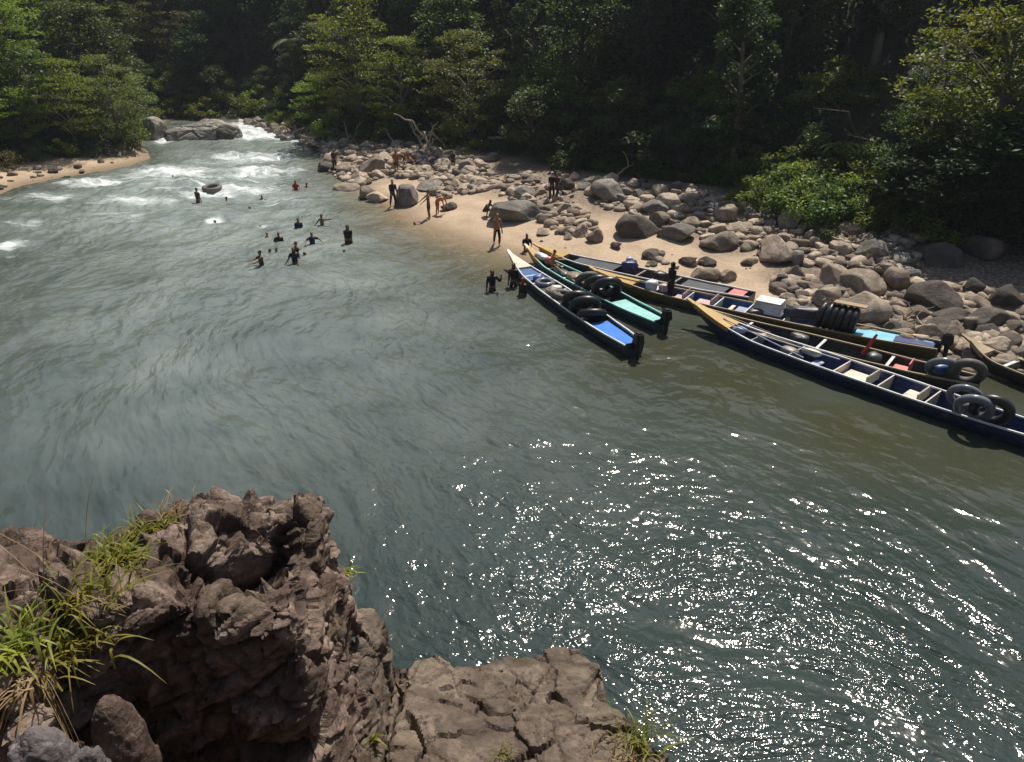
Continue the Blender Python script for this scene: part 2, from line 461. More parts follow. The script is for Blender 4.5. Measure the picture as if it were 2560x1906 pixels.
blob(20, 612, 50, 14, 1.0); blob(60, 560, 90, 16, 0.45); blob(535, 552, 26, 12, 1.0); blob(655, 565, 22, 8, 0.7)
calm = np.exp(-((wxx - P(620, 368)[0]) / 9) ** 2 - ((wyy - P(620, 368)[1]) / 2.0) ** 2)
foam *= (1 - 0.8 * calm)
rough = np.clip(foam * 1.3, 0, 1)
amp = 0.032 + 0.24 * rough + 0.022 * np.clip((wyy - 20) / 30, 0, 1)
edge = np.clip(-wd1 / 2.0, 0.12, 1)
wz = amp * edge * (fbm2(fs * 0.65, fc * 0.8, 3, 31) * 1.4 + 0.5 * fbm2(fs * 1.6, fc * 2.2, 3, 37)) \
     + 0.05 * rough * fbm2(fs * 3, fc * 3, 2, 39)
# boils: slow swirls that bend the streaks
warp = fbm2(wxx * 0.13, wyy * 0.13, 2, 51) * 1.5
warp2 = fbm2(wxx * 0.13 + 40, wyy * 0.13 + 9, 2, 57) * 1.5
me = mesh_np('river_water', np.stack([wxx.ravel(), wyy.ravel(), wz.ravel()], 1), grid_faces(len(wx), len(wy)))
attr(me, 'foam', foam.ravel())
attr(me, 'flow_s', (fs + warp).ravel()); attr(me, 'flow_c', (fc + warp2).ravel())
sand_d = np.exp(-np.clip(-wd1, 0, 50) / 2.6)
# sandy shelf in front of the beach and the moored boats
sh = np.zeros_like(wxx)
for u, v, a, k in [(1100, 620, 4.2, .7), (980, 560, 3.6, .6), (1250, 680, 4.0, .8), (1650, 880, 3.8, 0.85), (1850, 950, 3.6, .9), (2150, 1080, 3.4, .85), (1500, 760, 4, .75), (2450, 1160, 3.5, .75), (940, 520, 3, .7)]:
    p = P(u, v); sh = np.maximum(sh, k * np.exp(-((wxx - p[0]) ** 2 + (wyy - p[1]) ** 2) / a ** 2))
shal = np.clip(np.maximum(sand_d * np.where(wxx < -8, 0.7, 1), sh) + 0.12 * fbm2(wxx * .3, wyy * .3, 3, 77), 0, 1)
shal *= np.clip((wyy - 13) / 4, 0, 1)
attr(me, 'shallow', shal.ravel())
lft = np.clip((wxx + 0.42 * wyy + 12) / 10, 0.0, 1)            # milky water down the middle and left, with sky reflection painted in
milk_sky = (0.40 + 0.60 * sstep0((wyy - 22) / 26)) * sstep0((wyy - 10) / 14) * (0.35 + 0.65 * sstep0((-(wxx) - 0.10 * wyy + 10) / 14)) * (0.45 + 0.55 * lft)
attr(me, 'milk_sky', np.clip(milk_sky * (1 + .5 * fbm2(wxx * .15, wyy * .15, 3, 91)), 0, 1).ravel())
sandy = np.exp(-np.clip(-wd1, 0, 50) / 1.5) * np.exp(-((wxx - P(1080, 590)[0]) / 7.5) ** 2) * 0.95
pr = P(1780, 1560); ruf = np.exp(-((wxx - pr[0]) / 6.5) ** 2 - ((wyy - pr[1] - .4 * (pr[0] - wxx)) / 5.0) ** 2)
attr(me, 'ruffle', np.clip(ruf * 1.7, 0, 1.3).ravel())
sw = (1 - 0.35 * sstep0((wxx - 7) / 5)) - 0.50 * sstep0((wxx - 3 + 0.35 * (wyy - 16)) / 7) * sstep0((wyy - 14) / 6)
attr(me, 'swell', np.clip(sw, 0.3, 1).ravel())
attr(me, 'sandy', np.clip(sandy, 0, 1).ravel())
def water_mat():
    b = NB('river_water')
    A = lambda n: b.new('ShaderNodeAttribute', attribute_name=n).outputs['Fac']
    cmb = b.new('ShaderNodeCombineXYZ'); b.link(A('flow_s'), cmb.inputs[0]); b.link(A('flow_c'), cmb.inputs[1])
    fv = cmb.outputs[0]
    tc = b.new('ShaderNodeTexCoord'); ov = tc.outputs['Object']
    s1 = b.noise(b.mapping(fv, (0.42, 0.62, 1), (0, 0, 0.2)), 1.0, 2, 0.45, 0.15)
    s2 = b.noise(b.mapping(fv, (1.25, 1.8, 1), (0, 0, -0.3)), 1.0, 2, 0.45, 0.15)
    s3 = b.noise(b.mapping(fv, (2.9, 4.0, 1), (0, 0, 0.35)), 1.0, 2, 0.5, 0.3)
    s4 = b.noise(ov, 7.5, 1, 0.5, 0.3)
    rg = b.math('SUBTRACT', 1.0, b.math('ABSOLUTE', b.math('SUBTRACT', b.math('MULTIPLY', b.noise(b.mapping(fv, (0.75, 1.15, 1), (0, 0, 0.1)), 1.0, 2, 0.45, 0.3), 4.0), 2.0)))
    pat = b.ramp(b.noise(b.mapping(fv, (0.22, 0.5, 1)), 1.0, 3, 0.6), [(0.36, (0.12, 0.12, 0.12)), (0.52, (1, 1, 1))])
    gust = b.math('MULTIPLY', b.math('ADD', b.math('MULTIPLY', A('ruffle'), 1.0), 0.16), pat)
    h = b.math('ADD', b.math('MULTIPLY', s1, 1.5), b.math('MULTIPLY', s2, 0.62))
    h = b.math('ADD', h, b.math('MULTIPLY', rg, 0.20))
    fine = b.math('ADD', b.math('MULTIPLY', s3, 0.42), b.math('MULTIPLY', s4, 0.16))
    h = b.math('MULTIPLY', b.math('ADD', h, b.math('MULTIPLY', fine, gust)), A('swell'))
    b.link(b.bump(h, 1.0, 0.21), b.p.inputs['Normal'])
    deep = b.ramp(b.noise(ov, 0.11, 4, 0.55), [(0.3, (0.020, 0.032, 0.028)), (0.7, (0.040, 0.056, 0.054))])
    milk_sky = b.ramp(b.noise(ov, 0.35, 5, 0.6), [(0.32, (0.16, 0.195, 0.180)), (0.65, (0.28, 0.32, 0.30))])  # pale tones of aerated water plus painted sky reflection
    deep = b.mix(A('milk_sky'), deep, milk_sky)
    c = b.mix(A('shallow'), deep, (0.044, 0.044, 0.022))
    c = b.mix(A('sandy'), c, (0.30, 0.235, 0.155))
    fo = A('foam')
    st = b.noise(b.mapping(fv, (1.5, 0.42, 1)), 1.0, 5, 0.6, 0.7)
    m = b.math('SUBTRACT', b.math('ADD', b.math('MULTIPLY', fo, 0.75), st), 0.79)
    m = b.math('MULTIPLY', m, 2.5, True)
    m = b.math('MULTIPLY', m, b.math('MULTIPLY', fo, 5.0, True), True)
    c = b.mix(m, c, (0.80, 0.83, 0.84))
    c = b.mix(b.math('MULTIPLY', fo, 0.45, True), c, (0.30, 0.36, 0.36))
    b.link(c, b.p.inputs['Base Color'])
    b.link(b.math('ADD', b.math('MULTIPLY', m, 0.6), 0.095), b.p.inputs['Roughness'])
    b.p.inputs['IOR'].default_value = 1.42
    return b.m
WM = water_mat()
wo = tag(obj('river_water', me, WM), kind='structure')
def wz_at(x, y): 
    i = int(np.clip((x - wx[0]) / STEP, 0, len(wx) - 1)); j = int(np.clip((y - wy[0]) / STEP, 0, len(wy) - 1)); return float(wz[i, j])

# ------------------------------------------------------------------ trees and bushes
def leaves_mesh(name, C, S, upb=0.8, aspect=0.45, rs=None):
    n = len(C); rs = rs or np.random.RandomState(1)
    nrm = rs.normal(size=(n, 3)) * 0.75; nrm[:, 2] = np.abs(nrm[:, 2]) + upb
    nrm /= np.linalg.norm(nrm, axis=1)[:, None]
    t = rs.normal(size=(n, 3)); t -= (t * nrm).sum(1)[:, None] * nrm; t /= np.linalg.norm(t, axis=1)[:, None]
    bt = np.cross(nrm, t)
    s = S[:, None]
    v = np.stack([C - t * s * .5, C + bt * s * aspect * .5 - nrm * s * 0.05, C + t * s * .5 - nrm * s * .12, C - bt * s * aspect * .5 - nrm * s * 0.05], 1).reshape(-1, 3)
    f = np.arange(n * 4).reshape(-1, 4)
    return mesh_np(name, v, f, False)
def make_tree(kind, seed, leafm, bark, H, Rc, clumps, per, ls, flat=0.5, lo=0.14):
    rs = np.random.RandomState(seed)
    tb = MB(); root = empty(kind, (0, 0, -500))
    trunk = []
    bend = rs.normal(size=2) * 0.06 * H
    for i in range(8):
        t = i / 7
        trunk.append((bend[0] * t * t, bend[1] * t * t, H * 0.8 * t - 0.4))
    r0 = 0.02 * H + 0.05
    tb.tube(trunk, [r0 * (1.35 if i == 0 else 1 - 0.8 * i / 7) for i in range(8)], 8)
    cc = []; cr = []
    clumps = int(clumps * 1.35)
    for k in range(clumps):
        t = rs.uniform(0.05, 1.0)
        zc = H * (lo + (0.98 - lo) * t)
        prof = math.sin(math.pi * min(1, 0.12 + 0.86 * t)) ** 0.7
        rr = Rc * prof * math.sqrt(rs.uniform(0.15, 1.0))
        a = rs.uniform(0, 2 * math.pi)
        bz = max(H * 0.06, zc - rr * 0.7)
        tt = min(1, bz / (H * 0.8)); base = Vector((bend[0] * tt * tt, bend[1] * tt * tt, bz))
        end = Vector((base.x + rr * math.cos(a), base.y + rr * math.sin(a), zc))
        cc.append(end); cr.append(rs.uniform(0.13, 0.26) * Rc)
        if k % 2 == 0:
            mid = (base + end) / 2 + Vector((rs.normal() * .1, rs.normal() * .1, 0.12 * rr))
            tb.tube([base, mid, end], [r0 * 0.33, r0 * 0.2, r0 * 0.07], 5, False)
    C = []; S = []
    for c, r in zip(cc, cr):
        m = int(per * rs.uniform(0.6, 1.3))
        d = rs.normal(size=(m, 3)); d /= np.linalg.norm(d, axis=1)[:, None]
        d *= (rs.uniform(0.25, 1.0, m) ** 0.5)[:, None]
        d[:, 2] *= flat
        C.append(np.array(c)[None] + d * r * 1.5); S.append(rs.uniform(0.6, 1.3, m) * ls)
    C = np.concatenate(C); S = np.concatenate(S)
    lm = leaves_mesh('crown', C, S, rs=rs)
    tr = tb.build('trunk', bark, root, True)
    cr_ = obj('crown', lm, leafm, root)
    KIDS[root.name] = [tr, cr_]
    return root
def make_bush(kind, seed, leafm, H, Rc, clumps, per, ls, aspect=0.5):
    rs = np.random.RandomState(seed); root = empty(kind, (0, 0, -500)); tb = MB()
    C = []; S = []
    for k in range(clumps):
        a = rs.uniform(0, 2 * math.pi); rr = Rc * math.sqrt(rs.uniform(0, 1)); z = H * rs.uniform(0.25, 1) * (1 - 0.5 * (rr / Rc) ** 2)
        e = (rr * math.cos(a), rr * math.sin(a), z)
        tb.tube([(e[0] * .25, e[1] * .25, -0.3), (e[0] * .6, e[1] * .6, z * .6), e], [0.035, 0.02, 0.008], 4, False)
        m = int(per * rs.uniform(0.6, 1.3)); d = rs.normal(size=(m, 3)); d /= np.linalg.norm(d, axis=1)[:, None]
        d *= (rs.uniform(0.1, 1.0, m) ** 0.5)[:, None] * rs.uniform(.25, .45) * Rc; d[:, 2] *= 0.6
        C.append(np.array(e)[None] + d); S.append(rs.uniform(0.6, 1.3, m) * ls)
    C = np.concatenate(C); C[:, 2] = np.maximum(C[:, 2], 0.02)
    lm = leaves_mesh('foliage', C, np.concatenate(S), aspect=aspect, rs=rs)
    st = tb.build('stem', M['bark'], root, True); fo = obj('foliage', lm, leafm, root)
    KIDS[root.name] = [st, fo]; return root
def make_palm(kind, seed, leafm, H, nf=14, Lf=3.2):
    rs = np.random.RandomState(seed); root = empty(kind, (0, 0, -500)); tb = MB()
    tb.tube([(0, 0, -0.3), (0.1, 0, H * .5), (0.25, 0.05, H)], [0.16, 0.12, 0.1], 7)
    V = []; F = []; top = np.array([0.25, 0.05, H])
    for k in range(nf):
        a = 2 * math.pi * k / nf + rs.uniform(-.2, .2); up = rs.uniform(0.2, 1.0); L = Lf * rs.uniform(.8, 1.15)
        prev = None
        for i in range(26):
            t = i / 25; r = L * (t - 0.18 * t * t); z = up * L * .55 * t - L * 0.62 * t * t
            p = top + np.array([math.cos(a) * r, math.sin(a) * r, z])
            side = np.array([-math.sin(a), math.cos(a), 0])
            w = 0.55 * Lf / 3.2 * math.sin(math.pi * min(1, t * .93 + .07)) ** .6
            fwd = np.array([math.cos(a), math.sin(a), -0.2]) * w * .5
            for sgn in (-1, 1):
                e = p + side * sgn * w + fwd + np.array([0, 0, -w * .45]); n = len(V)
                wd = np.array([math.cos(a), math.sin(a), 0]) * 0.035
                V += [p - wd, p + wd, e]; F.append((n, n + 1, n + 2))
    lm = mesh_np('fronds', V, F, False)
    tr = tb.build('trunk', M['bark'], root, True); cr = obj('fronds', lm, leafm, root)
    KIDS[root.name] = [tr, cr]; return root
protos = {
 'round_dark': make_tree('broadleaf_tree', 1, M['leaf_dark'], M['bark'], 12, 4.2, 70, 95, 0.42, 0.6),
 'round_mid': make_tree('broadleaf_tree', 2, M['leaf_mid'], M['bark'], 11, 4.0, 75, 95, 0.36, 0.5),
 'round_blue': make_tree('broadleaf_tree', 3, M['leaf_blue'], M['bark'], 13, 4.5, 75, 90, 0.45, 0.6),
 'layer_bright': make_tree('layered_tree', 4, M['leaf_bright'], M['bark_pale'], 10, 4.6, 62, 120, 0.26, 0.22),
 'layer_olive': make_tree('layered_tree', 5, M['leaf_olive'], M['bark_pale'], 10, 4.4, 60, 120, 0.26, 0.25),
 'small_mid': make_tree('small_tree', 6, M['leaf_mid'], M['bark'], 6, 2.8, 42, 90, 0.26, 0.45),
 'small_bright': make_tree('small_tree', 7, M['leaf_bright'], M['bark'], 6, 2.9, 42, 95, 0.25, 0.35),
 'slender': make_tree('slender_tree', 8, M['leaf_dark'], M['bark_pale'], 15, 2.6, 55, 90, 0.36, 0.7),
 'bush_mid': make_bush('shrub', 11, M['leaf_mid'], 2.2, 1.6, 22, 80, 0.2),
 'bush_bright': make_bush('shrub', 12, M['leaf_bright'], 2.0, 1.5, 22, 80, 0.19),
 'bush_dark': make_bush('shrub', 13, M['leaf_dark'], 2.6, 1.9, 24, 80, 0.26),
 'bush_olive': make_bush('shrub', 14, M['leaf_olive'], 1.6, 1.5, 20, 80, 0.17),
 'broad_leaf_plant': make_bush('large_leaved_plant', 15, M['leaf_mid'], 2.4, 1.2, 8, 7, 0.85, 0.5),
 'palm': make_palm('palm_tree', 16, M['leaf_mid'], 7.0),
 'fern': make_palm('tree_fern', 17, M['leaf_mid'], 2.2, 12, 1.7),
}
used_proto = set()
def put(key, x, y, z, s, rz, label, cat, group=None, sz=None, tilt=(0, 0)):
    src = protos[key]
    if key in used_proto: o = copy_tree(src)
    else: o = src; used_proto.add(key)
    o.location = (x, y, z); o.scale = (s, s, s * (sz or 1)); o.rotation_euler = (tilt[0], tilt[1], rz)
    if label is not None: tag(o, label, cat, group)
    return o
def grow(key, u, v, s, label, cat, dz=0.0, sz=None, group=None):
    p = G(u, v)
    return put(key, p[0], p[1], p[2] + dz, s, rnd.uniform(0, 6.28), label, cat, group, sz)

# featured trees (pixel of the foot)
grow('layer_bright', 905, 318, 0.98, 'tall yellow-green tree standing highest on the left end of the cobble bank', 'tree', sz=1.12)
grow('layer_bright', 1010, 330, 0.74, 'sunlit tiered tree right behind the driftwood pile, lower than its neighbour', 'tree')
grow('layer_olive', 1180, 352, 0.80, 'olive tree with a bright tiered crown over the middle of the beach', 'tree')
grow('small_bright', 790, 318, 0.78, 'low yellow-green tree leaning over the stony point by the rapids', 'tree')
grow('small_bright', 860, 326, 0.6, 'small bright tree at the waterside stones beneath the tall yellow-green tree', 'tree')
grow('small_mid', 1330, 392, 0.75, 'mid green small tree in front of the dark forest behind the bank person in black', 'tree')
grow('layer_bright', 2440, 510, 0.95, 'large feathery yellow-green tree overhanging the right edge of the beach', 'tree', sz=1.1)
grow('layer_bright', 2600, 500, 1.0, 'tiered yellow-green tree cut by the right edge of the picture', 'tree')
grow('small_mid', 2290, 490, 0.8, 'small leafy tree left of the large feathery tree', 'tree')
grow('palm', 745, 262, 0.8, 'palm with drooping fronds on the dark slope above the rapids', 'palm', dz=0.5)
grow('slender', 1830, 440, 0.72, 'slender tree with a pale trunk and yellowish top behind the green thicket', 'tree')
grow('small_bright', 60, 372, 0.72, 'bright lime green tree at the left edge above the sand bar', 'tree')
grow('layer_bright', 190, 360, 0.62, 'sunlit yellow-green tree in the middle of the left bank', 'tree')
grow('layer_olive', 300, 350, 0.66, 'brownish olive tree nearest the grey rock at the left bank', 'tree')
grow('small_mid', 345, 330, 0.72, 'dusky green tree leaning over the concrete block at the left bank', 'tree')
grow('small_mid', 120, 330, 1.0, 'mid green tree behind the lime green tree on the left bank', 'tree')
grow('round_mid', 265, 290, 0.9, 'tall pale-topped tree rising at the end of the left bank', 'tree')

# forest rows
def in_view(x, y, m=1.12):
    return y > 5 and abs(x) < m * 0.675 * (y * CP) + 8
cands = []
rs = np.random.RandomState(99)
for ring, (d0, d1_, sp) in enumerate([(1.8, 4.2, 3.6), (5.0, 10, 4.4), (11, 17, 5.2), (19, 27, 6.2), (30, 42, 8.0)]):
    pts = []
    tries = 0
    while tries < 9000:
        tries += 1
        x = rs.uniform(-75, 75); y = rs.uniform(18, 135)
        if not in_view(x, y): continue
        d2 = float(samp(D2, x, y))
        if d2 < d0 or d2 > d1_: continue
        if math.degrees(math.atan2(x, y)) > 25 and d2 < 15: continue
        if 12.5 < math.degrees(math.atan2(x, y)) < 27 and d2 < 6: continue
        if 60 < y < 79 and -31 < x < -22 and d2 < 3: continue
        if any((x - a) ** 2 + (y - b) ** 2 < sp * sp for a, b in pts): continue
        pts.append((x, y))
    for x, y in pts: cands.append((ring, x, y))
for ring, x, y in cands:
    az = math.degrees(math.atan2(x, y)); q = rs.uniform()
    zone = 'left' if az < -19 else ('far' if az < -9 and y > 70 else ('middle' if az < 12 else 'right'))
    if zone == 'left':
        key = 'round_mid' if q < .3 else 'layer_olive' if q < .48 else 'round_dark' if q < .62 else 'layer_bright'
        if ring >= 2: key = 'round_dark' if q < .55 else 'round_blue' if q < .8 else 'round_mid'
        g = 'trees of the left bank forest'; where = 'on the left bank'
    elif zone == 'far':
        key = 'round_blue' if q < .5 else 'round_dark' if q < .85 else 'round_mid'
        g = 'trees of the far slope beyond the rapids'; where = 'on the far slope'
    elif zone == 'middle':
        key = 'round_dark' if q < .32 else 'round_mid' if q < .55 else 'round_blue' if q < .75 else 'layer_olive' if q < .9 else 'slender'
        g = 'trees of the forest behind the beach'; where = 'behind the beach'
    else:
        key = 'round_dark' if q < .4 else 'round_blue' if q < .62 else 'slender' if q < .75 else 'round_mid' if q < .9 else 'layer_olive'
        g = 'trees of the right bank forest'; where = 'on the right bank'
    s = [0.42, 0.75, 0.95, 1.05, 1.15][ring] * rs.uniform(0.8, 1.2)
    if ring == 0:
        key = {'round_dark': 'small_mid', 'round_mid': 'small_mid', 'round_blue': 'round_blue', 'slender': 'small_mid'}.get(key, 'small_mid')
        s = rs.uniform(0.5, 0.75) if key == 'small_mid' else 0.35
    nm = {'round_dark': 'dark green broadleaf tree', 'round_mid': 'mid green broadleaf tree', 'round_blue': 'blue-green broadleaf tree', 'layer_olive': 'olive tiered tree',
          'layer_bright': 'yellow-green tiered tree', 'slender': 'slender dark tree', 'small_mid': 'small green tree'}[key]
    rowt = ['lowest', 'lower', 'middle', 'upper', 'topmost'][ring]
    lab = f'{rowt} {nm} {where}'
    put(key, x, y, gz(x, y) - 0.2, s, rs.uniform(0, 6.28), lab, 'tree', f'{rowt} {nm}s {where}')
# low growth along the edge of the forest
bush_n = 0
pts = []
tries = 0
while tries < 14000 and len(pts) < 190:
    tries += 1
    x = rs.uniform(-60, 50); y = rs.uniform(20, 105)
    if not in_view(x, y): continue
    d2 = float(samp(D2, x, y))
    if d2 < -0.3 or d2 > 6 or (62 < y < 80 and -31 < x < -23) or any((x - a) ** 2 + (y - b) ** 2 < 3.4 for a, b in pts): continue
    pts.append((x, y))
for x, y in pts:
    az = math.degrees(math.atan2(x, y)); q = rs.uniform()
    if az < -19: key = 'bush_bright' if q < .4 else 'bush_olive' if q < .65 else 'bush_mid'; w = 'along the left bank'
    elif az < -2: key = 'bush_bright' if q < .45 else 'bush_mid' if q < .7 else 'bush_olive' ; w = 'behind the cobble bank'
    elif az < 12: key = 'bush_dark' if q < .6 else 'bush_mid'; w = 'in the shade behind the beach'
    else: key = 'bush_bright' if q < .2 else 'bush_mid' if q < .6 else 'bush_olive' if q < .8 else 'bush_dark'; w = 'in the thicket above the boulders'
    nm = {'bush_bright': 'yellow-green', 'bush_olive': 'olive', 'bush_mid': 'mid green', 'bush_dark': 'dark green'}[key]
    ss = rs.uniform(0.6, 1.15); nm = ('large ' if ss > .88 else 'small ') + nm
    put(key, x, y, gz(x, y) - .1, ss, rs.uniform(0, 6.28), f'{nm} leafy shrub {w}', 'shrub', f'{nm} shrubs {w}')
# featured plants at the right
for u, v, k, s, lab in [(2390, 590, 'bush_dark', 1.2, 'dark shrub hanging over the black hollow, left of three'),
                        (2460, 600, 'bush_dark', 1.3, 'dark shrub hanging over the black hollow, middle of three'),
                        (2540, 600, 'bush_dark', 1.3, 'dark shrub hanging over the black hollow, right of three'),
                        (2350, 520, 'bush_mid', 1.2, 'mid green shrub behind the lime green one at the right'),
                        (2440, 530, 'bush_mid', 1.2, 'mid green shrub under the trunk of the feathery tree'),
                        (2520, 540, 'bush_mid', 1.2, 'mid green shrub at the right edge of the picture'),
                        *[(1850 + (k * 97) % 520, 430 + (k * 41) % 120 + (k * 97) % 520 * .12, ['bush_bright', 'bush_mid', 'bush_olive', 'bush_bright'][k % 4], 0.75 + .1 * (k % 5), None) for k in range(38)],
                        (1880, 470, 'bush_mid', 1.0, 'leafy green shrub at the left end of the thicket above the beach'),
                        (1960, 500, 'bush_bright', 0.9, 'yellow-green shrub growing down over the grey slab boulder'),
                        (2040, 540, 'bush_olive', 0.9, 'dry olive shrub spilling between the upright boulders'),
                        (1990, 560, 'bush_olive', 0.55, 'small stalky shrub right of the tilted grey slab boulder'),
                        (2060, 600, 'bush_mid', 0.45, 'low weedy clump below the thicket among big boulders'),
                        (2140, 530, 'bush_bright', 0.9, 'bright shrub in the middle of the thicket'),
                        (2230, 535, 'bush_mid', 1.0, 'mid green shrub above the pale leaning stone'),
                        (2330, 560, 'bush_bright', 1.1, 'lime green shrub at the right end of the thicket'),
                        (1130, 345, 'bush_bright', 0.8, 'bright low shrub beside the long pale driftwood log')]:
    if lab is None:
        nm = {'bush_bright': 'lime green', 'bush_mid': 'leafy green', 'bush_olive': 'dry olive'}[k]
        grow(k, u, v, s, nm + ' shrub in the sunlit thicket', 'shrub', group=nm + ' shrubs in the sunlit thicket')
    else: grow(k, u, v, s, lab, 'shrub')
for u, v, s_, lab in [(2400, 585, .85, 'low dark tree added to shade the black hollow'), (2530, 585, .9, 'dark tree added at the right edge to shade the black hollow'), (2310, 540, .6, 'low dark tree added for shade at the left end of the black hollow')]:
    grow('round_dark', u, v, s_, lab, 'tree', sz=.52)  # trees added and flattened to cast shade over the boulders below
grow('broad_leaf_plant', 2290, 505, 1.0, 'plant with one very large paddle leaf above the thicket', 'plant')
grow('fern', 2080, 455, 0.9, 'tree fern with spread fronds in the dark gap of the right forest', 'fern')

# leafy ground cover over the slopes
r9 = np.random.RandomState(5); gxs = r9.uniform(-75, 75, 420000); gys = r9.uniform(18, 140, 420000)
ok = (np.abs(gxs) < 0.76 * gys * CP + 8); gxs = gxs[ok]; gys = gys[ok]
dd = samp(D2, gxs, gys); ok = (dd > -0.3) & (dd < 34) & (fbm2(gxs * .5, gys * .5, 3, 12) > -0.25) & (r9.uniform(size=len(dd)) < 60 / gys); gxs = gxs[ok]; gys = gys[ok]
clh = 0.25 + 1.1 * np.clip(fbm2(gxs * .6, gys * .6, 3, 44) + .3, 0, 1)
C = np.stack([gxs, gys, samp(ZZ, gxs, gys) + clh * r9.uniform(size=len(gxs)) ** .6], 1)
gc = leaves_mesh('undergrowth', C, r9.uniform(.2, .5, len(C)), 0.5, 0.55, r9)
tag(obj('undergrowth', gc, M['leaf_dark']), 'dark leafy undergrowth covering the forest slopes', 'undergrowth', kind='stuff')

rg_ = np.random.RandomState(8); V = []; F = []
for q in range(9000):
    u = rg_.uniform(1360, 1960); v = rg_.uniform(0, 1); v = np.interp(u, [1360, 1600, 1960], [408, 446, 488]) - 34 * v
    if fbm2(np.array([u / 60.]), np.array([v / 20.]), 2, 5)[0] < -.2: continue
    p = G(u, v); L = rg_.uniform(.25, .7); a = rg_.uniform(0, 6.28); dx, dy = math.cos(a), math.sin(a); n0 = len(V); w = .02
    V += [(p[0] - dy * w, p[1] + dx * w, p[2] - .03), (p[0] + dy * w, p[1] - dx * w, p[2] - .03), (p[0] + dx * L * .25 + dy * w, p[1] + dy * L * .25 - dx * w, p[2] + L * .7), (p[0] + dx * L * .6, p[1] + dy * L * .6, p[2] + L * .85)]
    F.append((n0, n0 + 1, n0 + 2, n0 + 3))
tag(obj('bank_grass', mesh_np('bank_grass', V, F, False), M['leaf_mid']), 'tall green grass between the shaded stones and the forest', 'grass', kind='stuff')

# ------------------------------------------------------------------ rocks
def boulder_mesh(seed, sharp=0.5, sub=4):
    bm = bmesh.new(); bmesh.ops.create_icosphere(bm, subdivisions=sub, radius=1.0)
    v = np.array([p.co[:] for p in bm.verts]); f = np.array([[q.index for q in p.verts] for p in bm.faces]); bm.free()
    rs = np.random.RandomState(seed)
    # cut by random planes -> facets
    for k in range(int(7 + sharp * 5)):
        n = rs.normal(size=3); n /= np.linalg.norm(n); d = rs.uniform(0.48, 0.86)
        e = v @ n - d
        v = v - np.where(e > 0, e * (0.90 + 0.1 * sharp), 0)[:, None] * n[None]
    nrm = v / np.linalg.norm(v, axis=1)[:, None]
    v = v + nrm * (fbm3(v + seed, 1.6, 4, seed) * 0.10 + fbm3(v + seed, 5, 3, seed + 3) * 0.03)[:, None]
    v = v - (v.max(0) + v.min(0)) / 2; v = v / ((v.max(0) - v.min(0)) / 2) * np.array([.875, .875, .72])
    return mesh_np('boulder', v, f, True)
BM = [boulder_mesh(100 + k, [0.2, 0.4, 0.8, 0.6, 0.3, 0.9, 0.5, 0.7][k % 8]) for k in range(12)]
BMAT = {}
for k, m_ in enumerate(BM):
    for mk in ('boulder', 'boulder_grey', 'boulder_dark', 'cobble'):
        c = m_.copy(); c.name = 'boulder'; c.materials.append(M[mk]); BMAT[(k, mk)] = c
nrock = [0]
def rock(x, y, z, w, d, h, label, mat='boulder', k=None, rz=None, group=None, name='boulder', tilt=0.15):
    nrock[0] += 1
    if k is None: k = rnd.randrange(12)
    o = bpy.data.objects.new(name, BMAT[(k, mat)]); COL.objects.link(o)
    o.location = (x, y, z); o.scale = (w / 1.75, d / 1.75, h / 1.45)
    o.rotation_euler = (rnd.uniform(-tilt, tilt), rnd.uniform(-tilt, tilt), rnd.uniform(0, 6.28) if rz is None else rz)
    tag(o, label, 'rock', group)
    return o
